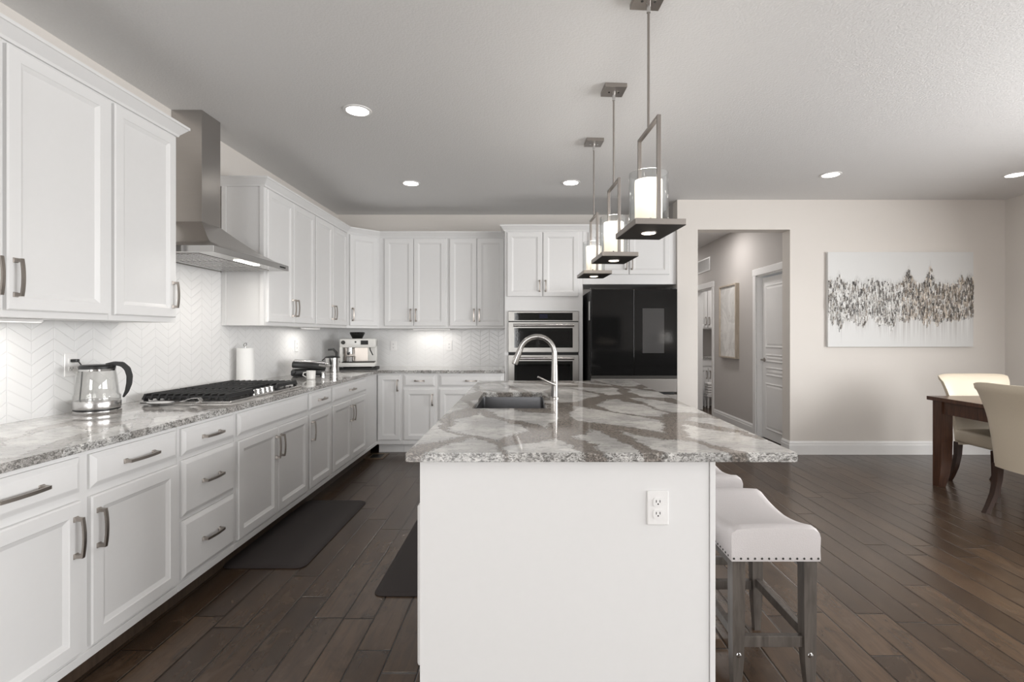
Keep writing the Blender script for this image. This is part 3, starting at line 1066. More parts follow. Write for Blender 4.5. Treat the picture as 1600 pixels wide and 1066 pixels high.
m = MB(); m.M = Matrix.Rotation(math.radians(5), 4, 'Y'); m.tube([(0.10, -0.145, 0.112), (0.15, -0.185, 0.114), (0.20, -0.13, 0.112), (0.20, 0.13, 0.112), (0.15, 0.152, 0.112)], 0.013, 12); m.build('handle', 'brushed', pn, smooth=50)
m = MB(); m.tube([(-0.12, -0.155, 0.05), (-0.15, -0.175, 0.02), (-0.10, -0.185, 0.010), (0.0, -0.175, 0.010), (0.04, -0.155, 0.02)], 0.006, 8); m.build('cord', 'black', pn, smooth=50)

cp = thing('milk_cup', 'small white cup standing before the panini press', 'cup', (-1.88, 4.42, ZC))
m = MB(); m.lathe([(0.032, 0), (0.036, 0.004), (0.039, 0.075), (0.0375, 0.075), (0.034, 0.006)], 28); m.build('cup_body', 'ceramic', cp, smooth=40)
m = MB(); m.tube([(-0.036, -0.012, 0.062), (-0.058, -0.018, 0.058), (-0.062, -0.02, 0.036), (-0.036, -0.012, 0.018)], 0.005, 8); m.build('handle', 'ceramic', cp, smooth=50)
ss = thing('salt_shaker', 'tiny chrome shaker to the right of the white cup', 'shaker', (-1.815, 4.52, ZC))
m = MB(); m.lathe([(0.015, 0), (0.017, 0.003), (0.013, 0.035), (0.014, 0.055), (0.008, 0.064)], 20); m.build('shaker_body', 'chrome', ss, smooth=40)
m = MB(); m.lathe([(0.0145, 0.0642), (0.0145, 0.070), (0.004, 0.072)], 16); m.build('cap', 'black', ss, smooth=40)

pj = thing('steel_pot', 'tall stainless pot with black rim between the panini press and the espresso machine', 'pot', (-2.03, 5.30, ZC))
m = MB(); m.lathe([(0.070, 0), (0.074, 0.003), (0.074, 0.145), (0.071, 0.145), (0.070, 0.01)], 36); m.build('pot_body', 'chrome', pj, smooth=30)
m = MB(); m.lathe([(0.077, 0.1455), (0.077, 0.155), (0.060, 0.162), (0.012, 0.168)], 32); m.build('lid', 'black', pj, smooth=30)
m = MB(); m.tube([(0.045, 0.0, 0.160), (0.042, 0, 0.20), (0.010, 0, 0.235), (-0.045, 0, 0.232)], 0.009, 10, [0.012, 0.014, 0.012, 0.009]); m.build('handle', 'black', pj, smooth=50)
m = MB(); m.tube([(-0.073, -0.02, 0.14), (-0.098, -0.02, 0.12), (-0.098, -0.02, 0.05), (-0.073, -0.02, 0.03)], 0.006, 8); m.build('side_handle', 'black', pj, smooth=50)

tr = thing('serving_tray', 'flat black tray under the espresso machine', 'tray', (-1.905, 5.76, ZC), 0.20)
m = MB(); m.box(-0.215, 0.215, -0.19, 0.17, 0.0, 0.018, 0.006); m.box(-0.06, 0.06, -0.1905, -0.188, 0.004, 0.014)
m.build('tray_board', 'blackmatte', tr, smooth=40)
es_ = thing('espresso_machine', 'white and steel espresso machine with a black bean hopper on a black tray', 'espresso machine', (-1.905, 5.76, ZC + 0.0183), 0.20)
m = MB()
m.box(-0.19, 0.19, -0.16, 0.15, 0.012, 0.058, 0.008)       # base
m.box(-0.19, 0.19, 0.0, 0.15, 0.055, 0.31, 0.008)         # back column
m.box(-0.19, 0.19, -0.13, 0.15, 0.225, 0.325, 0.012)      # head
m.box(-0.19, -0.160, -0.13, 0.15, 0.055, 0.23, 0.004)
m.build('body', 'espresso_white', es_, smooth=35)
m = MB(); m.box(-0.158, 0.10, -0.006, 0.001, 0.06, 0.222); m.build('back_plate', 'handlemetal', es_)
m = MB(); m.box(-0.16, 0.185, -0.155, -0.005, 0.0585, 0.068, 0.002); m.build('drip_tray', 'darkmetal', es_)
m = MB(); m.lathe([(0.055, 0.3255), (0.058, 0.335), (0.082, 0.380), (0.084, 0.392), (0.078, 0.398), (0.02, 0.400)], 32, (-0.02, 0.03, 0)); m.build('bean_hopper', 'blackgloss', es_, smooth=35)
m = MB(); m.box(0.035, 0.115, -0.1325, -0.130, 0.258, 0.305); m.build('touch_screen', 'blackmatte', es_)
m = MB(); m.cyl((-0.15, -0.130, 0.283), (-0.15, -0.138, 0.283), 0.022, 20); m.build('dial', 'darkmetal', es_, smooth=40)
m = MB(); m.cyl((-0.02, -0.130, 0.288), (-0.02, -0.134, 0.288), 0.010, 16); m.build('button', 'darkmetal', es_, smooth=40)
m = MB(); m.cyl((-0.085, -0.065, 0.2245), (-0.085, -0.065, 0.185), 0.034, 24); m.build('group_head', 'chrome', es_, smooth=40)
m = MB(); m.cyl((-0.085, -0.065, 0.1845), (-0.085, -0.065, 0.155), 0.036, 24); pf = m.build('portafilter', 'chrome', es_, smooth=40)
m = MB(); m.tube([(-0.085, -0.10, 0.17), (-0.085, -0.21, 0.160)], 0.012, 12, [0.010, 0.014]); m.build('handle', 'black', pf, smooth=40)
m = MB(); m.lathe([(0.04, 0.0685), (0.042, 0.12), (0.036, 0.125), (0.038, 0.13)], 24, (-0.085, -0.07, 0)); m.build('milk_jug', 'chrome', es_, smooth=40)
m = MB(); m.tube([(0.13, -0.09, 0.225), (0.135, -0.11, 0.20), (0.165, -0.125, 0.14)], 0.006, 10); m.build('steam_wand', 'darkmetal', es_, smooth=50)
m = MB()
for sx in (-1, 1):
    for sy in (-0.13, 0.13):
        m.cyl((sx * 0.16, sy, 0), (sx * 0.16, sy, 0.0125), 0.014, 12)
m.build('feet', 'black', es_, smooth=40)

# under-cabinet puck lights
for i, (x, y, lab) in enumerate(((-2.12, 2.02, 'slim under-cabinet light bar above the kettle counter'), (-2.12, 4.98, 'slim under-cabinet light bar over the panini press'), (-1.12, 6.00, 'slim under-cabinet light bar on the back wall over the outlet'))):
    vert = i < 2
    m = MB(); a, b = (0.02, 0.18) if vert else (0.22, 0.02)
    m.box(-a, a, -b, b, -0.014, 0, 0.002)
    t = thing('cabinet_light', lab, 'light', (x, y, ZU0 - 0.0003), 0, 'under-cabinet lights')
    m.build('housing', 'plate', t)
    m = MB(); m.box(-a + 0.004, a - 0.004, -b + 0.004, b - 0.004, -0.0155, -0.0141); m.build('diffuser', 'lampdim', t)
    area('cabinet_light_lamp', (x, y, ZU0 - 0.018), (0, 0, 0), 2 * a, 2 * b, 1.25, (1, 0.96, 0.91))

# ------------------------------------------------------------------ wall oven
ov = thing('wall_oven', 'stainless double wall oven with black glass in the tall cabinet', 'oven', (0.190, FACE_B, 0.365))
ow = 0.384
m = MB(); m.box(-ow + 0.004, ow - 0.004, -0.002, 0.55, 0.0, 1.192); m.build('chassis', 'blackmatte', ov)


def oven_door(z0, z1, hz, wz0, wz1):
    m = MB(); m.box(-ow, ow, -0.03, -0.0025, z0, z1, 0.003); d = m.build('oven_door', 'ovensteel', ov)
    m = MB(); m.box(-ow + 0.066, ow - 0.066, -0.0315, -0.0302, wz0, wz1); g = m.build('glass_window', 'ovenglass', d)
    m = MB(); m.box(-ow + 0.095, ow - 0.095, -0.0325, -0.0317, wz0 + 0.03, wz1 - 0.035); m.build('inner_window', 'blackgloss', g)
    m = MB(); m.tube([(-ow + 0.055, -0.078, hz), (ow - 0.055, -0.078, hz)], 0.015, 16)
    for sx in (-1, 1):
        m.box(sx * (ow - 0.075) - 0.012, sx * (ow - 0.075) + 0.012, -0.078, -0.031, hz - 0.010, hz + 0.010, 0.003)
    m.build('handle', 'faucetmetal', d, smooth=40)


m = MB(); m.box(-ow, ow, -0.025, -0.0025, 1.083, 1.192, 0.003); p = m.build('control_panel', 'ovensteel', ov)
m = MB(); m.box(-ow + 0.066, ow - 0.066, -0.0265, -0.0252, 1.094, 1.176); q = m.build('panel_glass', 'ovenglass', p)
m = MB(); m.box(-0.045, 0.045, -0.0275, -0.0267, 1.115, 1.162); m.build('clock_display', 'darkscreen', q)
oven_door(0.745, 1.076, 1.040, 0.795, 1.010)
oven_door(0.02, 0.715, 0.680, 0.10, 0.650)

# ------------------------------------------------------------------ refrigerator
RX0, RX1, RY = 0.668, 1.545, 5.17
fr = thing('refrigerator', 'large black glass french door refrigerator with grey lower drawers', 'refrigerator', ((RX0 + RX1) / 2, RY, 0))
hw = (RX1 - RX0) / 2
m = MB(); m.box(-hw + 0.004, hw - 0.004, 0.075, 0.86, 0.02, 1.765, 0.004)
for sx in (-1, 1):
    m.box(sx * 0.38 - 0.03, sx * 0.38 + 0.03, 0.1, 0.8, 0, 0.025)
m.build('fridge_body', 'blackmatte', fr)
for sx in (-1, 1):
    m = MB(); m.box(min(sx * 0.002, sx * hw), max(sx * 0.002, sx * hw), 0, 0.07, 0.885, 1.768, 0.0015); dd = m.build('door', 'blackgloss', fr)
    if sx == 1:
        m = MB(); m.box(0.085, 0.305, -0.0012, -0.0002, 1.115, 1.572); m.build('touch_screen', 'screen', dd)
    m = MB(); m.box(sx * hw - 0.0 if sx < 0 else sx * hw - 0.04, sx * hw + 0.04 if sx < 0 else sx * hw, 0.03, 0.12, 1.7685, 1.785, 0.003); m.build('hinge_cover', 'black', dd)
m = MB(); m.box(-hw + 0.002, hw - 0.002, 0.012, 0.07, 0.855, 0.883); m.build('handle_recess', 'darkmetal', fr)
for z0, z1 in ((0.715, 0.852), (0.08, 0.690)):
    m = MB(); m.box(-hw, hw, 0.002, 0.07, z0, z1, 0.004); m.build('freezer_drawer', 'glossgrey', fr)
nt = MB(); nt.box(-0.001, 0, -0.045, 0.045, -0.10, 0.10)
tag(nt.build('paper_note', 'paper', None, (RX0 + 0.0025, 5.36, 1.555)), 'white paper note stuck on the black refrigerator side', 'note')


# ------------------------------------------------------------------ pendants
def make_pendant():
    r = thing('pendant_light', '', 'pendant light', (0, 0, H), 0, 'island pendants')
    zb = 1.748 - H
    m = MB(); m.box(-0.065, 0.065, -0.065, 0.065, -0.024, -0.0005, 0.002)
    cn = m.build('canopy', 'nickel', r)
    m = MB()
    for sx in (-1, 1):
        m.lathe([(0.006, -0.0275), (0.005, -0.0245)], 12, (sx * 0.028, 0, 0))
    m.build('screw', 'chrome', cn, smooth=40)
    m = MB(); m.tube([(0, 0, -0.024), (0, 0, -0.05), (0, 0, -0.075)], 0.009, 14, [0.011, 0.010, 0.008]); m.build('swivel', 'chrome', r, smooth=40)
    ft = 2.198 - H
    m = MB(); m.cyl((0, 0, -0.074), (0, 0, ft), 0.0055, 14); m.build('rod', 'nickel', r, smooth=40)
    m = MB()
    d = 0.132
    m.box(-0.008, 0.008, -d, d, ft - 0.014, ft, 0.0015)
    for s in (-1, 1):
        m.box(-0.008, 0.008, s * d - 0.007, s * d + 0.007, zb + 0.022, ft, 0.0015)
    m.build('frame', 'nickel', r)
    m = MB(); m.box(-0.104, 0.104, -0.162, 0.162, zb, zb + 0.024, 0.0015); pl = m.build('plate', 'nickel', r)
    m = MB(); m.box(-0.102, 0.102, -0.160, 0.160, zb - 0.0012, zb - 0.0002); un = m.build('underside', 'darkmetal', pl)
    m = MB(); m.lathe([(0.036, zb - 0.004), (0.036, zb - 0.0013)], 28); m.build('trim_ring', 'nickel', pl, smooth=40)
    m = MB(); m.lathe([(0.029, zb - 0.0052), (0.029, zb - 0.0042)], 28); m.build('downlight', 'lampwarm', pl, smooth=40)
    m = MB(); m.lathe([(0.083, zb + 0.0245), (0.083, 0.252 + zb), (0.080, 0.252 + zb), (0.080, zb + 0.0245)], 48, cap0=False, cap1=False); m.build('glass_cylinder', 'glass', r, smooth=40)
    m = MB(); m.lathe([(0.058, zb + 0.0245), (0.058, 0.222 + zb), (0.055, 0.222 + zb), (0.055, zb + 0.0245)], 48, cap0=False, cap1=False); m.build('frosted_cylinder', 'frosted', r, smooth=40)
    m = MB(); m.cyl((-0.03, -0.12, zb + 0.024), (-0.03, -0.12, zb + 0.034), 0.004, 8); m.build('thumb_screw', 'black', r)
    m = MB(); m.lathe([(0.012, zb + 0.0245), (0.012, zb + 0.10), (0.02, zb + 0.13), (0.02, zb + 0.17), (0.006, zb + 0.19)], 20); m.build('bulb', 'frosted', r, smooth=40)
    return r


pend = make_pendant()
PL = ((0.528, 2.18, 'nearest of the three square-plate pendant lights over the island', 0.07),
      (0.520, 3.00, 'middle of the three pendants with frosted glass cylinders over the island', 0.06),
      (0.512, 3.82, 'farthest of the three pendants, hanging before the fridge cabinet', 0.05))
for i, (x, y, lab, rz) in enumerate(PL):
    p = pend if i == 0 else copy_tree(pend)
    p.location = (x, y, H)
    p.rotation_euler = (0, 0, rz)
    p['label'] = lab
    l = bpy.data.lights.new('pendant_bulb_light', 'POINT')
    l.energy = 3.5
    l.color = (1, 0.96, 0.9)
    l.shadow_soft_size = 0.045
    lo = bpy.data.objects.new('pendant_bulb_light', l)
    COL.objects.link(lo)
    lo.location = (x, y, 1.748 + 0.205)
    s = bpy.data.lights.new('pendant_spot_light', 'SPOT')
    s.energy = 6; s.color = (1, 0.88, 0.74); s.spot_size = 1.5; s.spot_blend = 0.6; s.shadow_soft_size = 0.025
    so = bpy.data.objects.new('pendant_spot_light', s)
    COL.objects.link(so)
    so.location = (x, y, 1.738)


# ------------------------------------------------------------------ recessed ceiling lights
def downlight(x, y, lab, power=15):
    r = thing('recessed_light', lab, 'ceiling light', (x, y, H - 0.0003), 0, 'recessed ceiling lights')
    m = MB(); m.lathe([(0.070, -0.001), (0.072, -0.006), (0.088, -0.004), (0.090, 0.0), (0.07, 0.0)], 40, cap0=False, cap1=False); m.build('trim_ring', 'plate', r, smooth=40)
    m = MB(); m.lathe([(0.0695, -0.0045), (0.0695, -0.002)], 40); m.build('lens', 'lamp', r, smooth=40)
    l = bpy.data.lights.new('recessed_lamp', 'SPOT')
    l.energy = power
    l.color = (1, 0.96, 0.92)
    l.spot_size = 1.8; l.spot_blend = 0.8; l.shadow_soft_size = 0.065
    o = bpy.data.objects.new('recessed_lamp', l)
    COL.objects.link(o)
    o.location = (x, y, H - 0.012)


downlight(-1.10, 3.30, 'recessed ceiling light nearest the range hood')
downlight(-1.114, 4.89, 'recessed ceiling light before the back corner cabinets')
downlight(0.431, 4.87, 'recessed ceiling light before the oven cabinet, left of the pendants')
downlight(2.79, 4.63, 'recessed ceiling light over the dining side, above the hall opening')
downlight(4.48, 4.63, 'recessed ceiling light at the right edge of the picture')

downlight(-1.10, 1.70, 'added recessed fill light over the near aisle, just above the picture')  # added out of view to brighten the left cabinet fronts and floor
downlight(-1.10, 0.10, 'added recessed fill light in the aisle row right over the camera')  # unseen extension of the aisle row, added for brightness
downlight(3.60, 3.00, 'added recessed fill light over the dining table, right of the picture', 34)  # added out of view to brighten the lower dining wall
downlight(2.79, 2.30, 'added recessed fill light of the dining side between the side window and the island')  # unseen light added to lift the dining side
downlight(0.60, 0.10, 'added recessed fill light behind the near pendant, beside the camera')  # extra light out of view, added to raise the room brightness

# ------------------------------------------------------------------ mats and floor register
def make_mat():
    r = MB()
    r.loft([rrect(0.235, 0.565, 0.05, 0.0005), rrect(0.2365, 0.5665, 0.05, 0.004), rrect(0.228, 0.558, 0.05, 0.012), rrect(0.21, 0.54, 0.04, 0.0165)])
    return r.build('floor_mat', 'mat', smooth=50)


mt = make_mat(); mt.location = (-1.475, 3.385, 0)
tag(mt, 'dark grey anti-fatigue mat on the floor before the cooktop cabinets', 'floor mat', 'kitchen floor mats')
m2 = mt.copy(); COL.objects.link(m2); m2.location = (-0.530, 3.085, 0); m2['label'] = 'dark grey anti-fatigue mat tucked against the left side of the island'
rg = thing('floor_register', 'bronze floor vent in the corner of the base cabinets', 'vent', (-1.60, 5.42, 0))
m = MB()
m.box(-0.10, 0.10, -0.125, -0.09, 0.0003, 0.006, 0.001); m.box(-0.10, 0.10, 0.09, 0.125, 0.0003, 0.006, 0.001)
m.box(-0.10, -0.065, -0.09, 0.09, 0.0003, 0.006, 0.001); m.box(0.065, 0.10, -0.09, 0.09, 0.0003, 0.006, 0.001)
m.build('register_frame', 'bronze', rg)
m = MB(); m.box(-0.065, 0.065, -0.09, 0.09, 0.0003, 0.0012)
m.build('grille', 'black', rg)


# ------------------------------------------------------------------ stools
def make_stool():
    r = thing('bar_stool', '', 'stool', (0, 0, 0), 0, 'saddle stools at the island')
    hx, hy = 0.156, 0.235
    # saddle cushion
    m = MB()
    NX, NY = 16, 22
    zb = 0.500

    def top(u, v):
        z = 0.594 + 0.040 * abs(v) ** 2.0 - 0.006 * u * u
        return z

    rings = []
    for j in range(NY + 1):
        v = -1 + 2 * j / NY
        ring = []
        for i in range(NX + 1):
            u = -1 + 2 * i / NX
            ex = 1 - (1 - abs(u)) ** 1
            rnd = 0.012 * (max(0, abs(u) - 0.86) / 0.14) ** 2 + 0.016 * (max(0, abs(v) - 0.88) / 0.12) ** 2
            ring.append((u * hx, v * hy, top(u, v) - rnd))
        rings.append(ring)
    V = [[m.v(p) for p in rr] for rr in rings]
    for j in range(NY):
        for i in range(NX):
            m.f([V[j][i], V[j][i + 1], V[j + 1][i + 1], V[j + 1][i]])
    # skirt
    loop = [V[0][i] for i in range(NX + 1)] + [V[j][NX] for j in range(1, NY + 1)] + [V[NY][i] for i in range(NX - 1, -1, -1)] + [V[j][0] for j in range(NY - 1, 0, -1)]
    prev = loop
    for zz, gr in ((0.85, 0.003), (0.4, 0.002), (0.08, 0.003), (0.0, 0.001)):
        cur = []
        for q in loop:
            c = q.co
            sxx = c.x / hx; syy = c.y / hy
            cur.append(m.v((c.x + gr * (1 if sxx > .99 else -1 if sxx < -.99 else 0), c.y + gr * (1 if syy > .99 else -1 if syy < -.99 else 0), zb + (c.z - zb) * zz)))
        for i in range(len(loop)):
            k = (i + 1) % len(loop)
            m.f([prev[i], prev[k], cur[k], cur[i]])
        prev = cur
    m.f(prev)
    seat = m.build('seat', 'linen', r, smooth=55)
    m = MB()

    def stud(c, n):
        m.M = Matrix.Translation(c) @ Vector((0, 0, 1)).rotation_difference(Vector(n)).to_matrix().to_4x4()
        m.lathe([(0.0042, 0.0), (0.0034, 0.0018), (0.001, 0.0028)], 8)

    for i in range(13):
        for s in (-1, 1):
            stud((-hx + 0.006 + (2 * hx - 0.012) * i / 12, s * (hy + 0.003), 0.511), (0, s, 0))
    for i in range(1, 19):
        for s in (-1, 1):
            stud((s * (hx + 0.003), -hy + 2 * hy * i / 19, 0.511), (s, 0, 0))
    m.M = Matrix.Identity(4)
    m.build('nailhead_trim', 'darkmetal', seat, smooth=60)
    # legs
    lx, ly = 0.128, 0.205
    for sx in (-1, 1):
        for sy in (-1, 1):
            m = MB()
            rings = []
            for z, w, off in ((0.4995, 0.046, 0), (0.26, 0.044, 0), (0.14, 0.040, 0.002), (0.0, 0.026, 0.010)):
                xx, yy = sx * (lx + off * 0.6), sy * (ly + off * 0.6)
                rings.append([(xx - w / 2, yy - w / 2, z), (xx + w / 2, yy - w / 2, z), (xx + w / 2, yy + w / 2, z), (xx - w / 2, yy + w / 2, z)])
            m.loft(rings)
            lg = m.build('leg', 'stoolleg', r)
            m = MB(); m.M = Matrix.Translation((sx * lx, sy * (ly + 0.021), 0.160)) @ Matrix.Rotation(-sy * PI / 2, 4, 'X')
            m.lathe([(0.009, -0.002), (0.009, 0.0015), (0.006, 0.003)], 14)
            m.build('bolt_cap', 'chrome', lg, smooth=50)
    for sy in (-1, 1):
        m = MB(); m.box(-lx + 0.022, lx - 0.022, sy * ly - 0.011, sy * ly + 0.011, 0.182, 0.222, 0.002); m.build('stretcher', 'stoolleg', r)
    for sx in (-1, 1):
        m = MB(); m.box(sx * lx - 0.011, sx * lx + 0.011, -ly + 0.022, ly - 0.022, 0.200, 0.235, 0.002); m.build('stretcher', 'stoolleg', r)
        m = MB(); m.box(sx * lx - 0.010, sx * lx + 0.010, -ly + 0.022, ly - 0.022, 0.455, 0.4995, 0.002); m.build('apron', 'stoolleg', r)
    return r


st = make_stool()
st.location = (0.889, 2.035, 0)
st['label'] = 'nearest pale linen saddle stool with nailhead trim beside the island'
s2 = copy_tree(st); s2.location = (0.889, 2.68, 0)
s2['label'] = 'second saddle stool, half hidden behind the nearest one under the island overhang'

# ------------------------------------------------------------------ dining table and chairs
tb = thing('dining_table', 'dark brown wooden dining table at the right edge of the room', 'table', (3.975, 3.54, 0))
hx, hy = 0.475, 0.88
m = MB(); m.box(-hx, hx, -hy, hy, 0.737, 0.770, 0.003); m.build('tabletop', 'tablewood', tb)
m = MB()
for s in (-1, 1):
    m.box(s * (hx - 0.055) - 0.012, s * (hx - 0.055) + 0.012, -hy + 0.13, hy - 0.13, 0.63, 0.7365)
    m.box(-hx + 0.13, hx - 0.13, s * (hy - 0.055) - 0.012, s * (hy - 0.055) + 0.012, 0.63, 0.7365)
m.build('apron', 'tablewood', tb)
for sx in (-1, 1):
    for sy in (-1, 1):
        m = MB()
        rings = []
        for z, w in ((0.7365, 0.095), (0.40, 0.095), (0.22, 0.092), (0.10, 0.080), (0.02, 0.066), (0.0, 0.062)):
            ox, oy = sx * (hx - 0.03), sy * (hy - 0.03)
            x0, x1 = sorted((ox, ox - sx * w)); y0, y1 = sorted((oy, oy - sy * w))
            rings.append([(x0, y0, z), (x1, y0, z), (x1, y1, z), (x0, y1, z)])
        m.loft(rings)
        m.build('leg', 'tablewood', tb)


def make_chair():
    """faces local -y; origin on the floor below the seat centre; back upright at y = +0.24"""
    r = thing('dining_chair', '', 'chair', (0, 0, 0), 0, 'cream dining chairs')
    m = MB()
    # seat cushion
    m.box(-0.235, 0.235, -0.25, 0.20, 0.365, 0.480, 0.03, 4)
    m.build('seat', 'leather', r, smooth=50)
    # back: wraps forward at the sides, flares and rolls back at the top
    m = MB()
    NU, NV = 16, 18

    def pt(u, v, side):
        z = 0.345 + (0.955 - 0.345) * v
        hw = 0.215 + 0.095 * v ** 1.6
        y = 0.215 + 0.035 * v + 0.085 * max(0, v - 0.55) ** 1.6 * 2.2     # lean and roll
        y -= 0.030 * u * u                                           # wrap
        th = 0.075 - 0.02 * v
        rc = (1 - abs(u) ** 10)
        tt = (1 - max(0, (v - 0.9) / 0.1) ** 3 * 0.75)
        return (u * hw, y + side * th / 2 * (0.55 + 0.45 * rc) * tt, z - (0.018 * abs(u) ** 8 if v > .9 else 0))

    loops = []
    for j in range(NV + 1):
        v = j / NV
        a = [pt(-1 + 2 * i / NU, v, -1) for i in range(NU + 1)]
        b = [pt(1 - 2 * i / NU, v, 1) for i in range(NU + 1)]
        loops.append(a + b)
    m.loft(loops)
    m.build('backrest', 'leather', r, smooth=60)
    for sx in (-1, 1):
        m = MB(); rings = []
        for z, off in ((0.364, 0.0), (0.25, 0.006), (0.14, 0.030), (0.05, 0.068), (0.0, 0.095)):
            w = 0.046 - 0.012 * (1 - z / 0.364)
            x, y = sx * 0.195, 0.195 + off
            rings.append([(x - w / 2, y - w / 2, z), (x + w / 2, y - w / 2, z), (x + w / 2, y + w / 2, z), (x - w / 2, y + w / 2, z)])
        m.loft(rings); m.build('leg', 'darkleg', r, smooth=30)
        m = MB(); rings = []
        for z, w in ((0.364, 0.05), (0.0, 0.036)):
            x, y = sx * 0.20, -0.17
            rings.append([(x - w / 2, y - w / 2, z), (x + w / 2, y - w / 2, z), (x + w / 2, y + w / 2, z), (x - w / 2, y + w / 2, z)])
        m.loft(rings); m.build('leg', 'darkleg', r)
    return r


ch = make_chair()
ch.location = (3.655, 3.51, 0); ch.rotation_euler = (0, 0, PI / 2 + 0.02)
ch['label'] = 'cream leather dining chair seen from behind, nearest the camera and cut by the frame'
c2 = copy_tree(ch); c2.location = (3.99, 4.245, 0); c2.rotation_euler = (0, 0, 0)
c2['label'] = 'cream leather dining chair at the far end of the table, its front towards the camera'

# ------------------------------------------------------------------ painting (relief built as a fine grid with paint colours)
def painting():
    r = thing('canvas_painting', 'wide abstract canvas with a silver textured band and pale drips on the dining wall', 'painting', (4.045, YD - 0.0005, 1.683))
    hw, hh, th = 0.785, 0.512, 0.038
    m = MB(); m.box(-hw, hw, -th, 0, -hh, hh, 0.003); m.build('canvas', 'canvas', r)
    rnd = random.Random(11)
    NX, NZ = 320, 208
    col = [[(0.70, 0.70, 0.69) for _ in range(NZ + 1)] for _ in range(NX + 1)]
    hgt = [[0.0] * (NZ + 1) for _ in range(NX + 1)]

    def blend(i, j, c, a, h=0.0):
        if 0 <= i <= NX and 0 <= j <= NZ:
            o = col[i][j]
            col[i][j] = tuple(o[k] * (1 - a) + c[k] * a for k in range(3))
            hgt[i][j] = max(0, hgt[i][j] * (1 - a * 0.3) + h * a)

    # outline of the band, fractions of the height (0 = top) along the width
    def lin(pts, u):
        for (a, b), (c, d) in zip(pts, pts[1:]):
            if u <= c:
                return b + (d - b) * (u - a) / (c - a)
        return pts[-1][1]

    top = [(0, .27), (.05, .30), (.08, .20), (.10, .30), (.16, .32), (.20, .27), (.24, .33), (.27, .28), (.32, .27), (.36, .31), (.42, .30), (.46, .33), (.50, .30), (.535, .22), (.557, .15), (.575, .24), (.60, .30), (.64, .33), (.67, .29), (.69, .20), (.706, .11), (.722, .22), (.745, .31), (.80, .32), (.86, .33), (.90, .28), (.92, .23), (.94, .30), (.965, .23), (.99, .24), (1, .27)]
    bot = [(0, .60), (.03, .74), (.05, .66), (.09, .79), (.12, .68), (.17, .66), (.20, .72), (.25, .74), (.30, .62), (.36, .76), (.40, .70), (.44, .80), (.48, .66), (.53, .72), (.57, .64), (.62, .65), (.68, .74), (.72, .66), (.75, .74), (.80, .66), (.86, .68), (.92, .65), (1, .66)]
    pal = [(0.07, 0.066, 0.06), (0.045, 0.042, 0.04), (0.13, 0.12, 0.11), (0.24, 0.225, 0.21), (0.50, 0.47, 0.44), (0.84, 0.83, 0.81), (0.86, 0.85, 0.83), (0.36, 0.32, 0.275), (0.62, 0.60, 0.57), (0.20, 0.185, 0.17)]
    # drips
    for _ in range(420):
        u = rnd.random() ** 0.8; i = int(u * NX)
        b = lin(bot, u)
        L = rnd.uniform(0.05, 0.34 if u > .45 else 0.2); w = rnd.choice((1, 1, 2, 3))
        c = rnd.choice(((0.50, 0.49, 0.48), (0.58, 0.57, 0.56), (0.80, 0.80, 0.79), (0.44, 0.42, 0.40)))
        j0 = int((1 - b) * NZ) + 6; j1 = int((1 - min(1, b + L)) * NZ)
        for j in range(max(0, j1), j0):
            a = 0.62 * (j - j1) / max(1, j0 - j1)
            for k in range(w):
                blend(i + k, j, c, a)
    # soft halo above the peaks
    for _ in range(500):
        u = rnd.random(); t = lin(top, u); i = int(u * NX); j0 = int((1 - t) * NZ)
        for j in range(j0 - 8, j0 + rnd.randint(0, 8)):
            blend(i, j, (0.46, 0.45, 0.44), 0.22)
    # thick strokes
    for n in range(5200):
        u = rnd.random(); t, b = lin(top, u), lin(bot, u)
        v = t + (b - t) * rnd.random() ** 0.92
        warm = u > 0.5 and rnd.random() < 0.55
        c = rnd.choice(pal)
        if u < .5 and rnd.random() < 0.25:
            c = (0.82, 0.815, 0.80)
        if warm:
            c = (c[0] * 0.95, c[1] * 0.87, c[2] * 0.78)
        f = rnd.uniform(0.8, 1.1); c = tuple(min(0.9, q * f) for q in c)
        i = int(u * NX); j = int((1 - v) * NZ)
        L = rnd.randint(4, 16); w = rnd.choice((1, 1, 2, 2, 3))
        dx = rnd.uniform(-0.2, 0.2); h = rnd.uniform(0, 0.008)
        for q in range(L):
            for k in range(w):
                blend(i + k + int(dx * q), j - q, c, rnd.uniform(0.7, 0.97), h)
    # a few long pale ridges
    for n in range(260):
        u = rnd.random() * 0.6 if n < 200 else rnd.random(); t, b = lin(top, u), lin(bot, u)
        v = t + (b - t) * rnd.uniform(0.25, 1.0); L = rnd.randint(6, 20)
        i = int(u * NX); j = int((1 - v) * NZ)
        for q in range(L):
            blend(i + (q // 6) % 2, j + q // 2, (0.84, 0.835, 0.82), 0.75, 0.006)
    bm = bmesh.new()
    V = [[bm.verts.new((-hw + 2 * hw * i / NX, -th - 0.0006 - hgt[i][j], -hh + 2 * hh * j / NZ)) for j in range(NZ + 1)] for i in range(NX + 1)]
    for i in range(NX):
        for j in range(NZ):
            bm.faces.new((V[i][j], V[i + 1][j], V[i + 1][j + 1], V[i][j + 1]))
    me = bpy.data.meshes.new('paint_layer')
    bm.to_mesh(me); bm.free()
    at = me.color_attributes.new('paint', 'FLOAT_COLOR', 'POINT')
    buf = []
    for i in range(NX + 1):
        for j in range(NZ + 1):
            buf.extend((*col[i][j], 1.0))
    at.data.foreach_set('color', buf)
    me.materials.append(MAT['paint'])
    link('paint_layer', me, r)


flat('canvas', (0.72, 0.715, 0.70), 0.8, noise=(300, 0.03, 0.2))
painting()

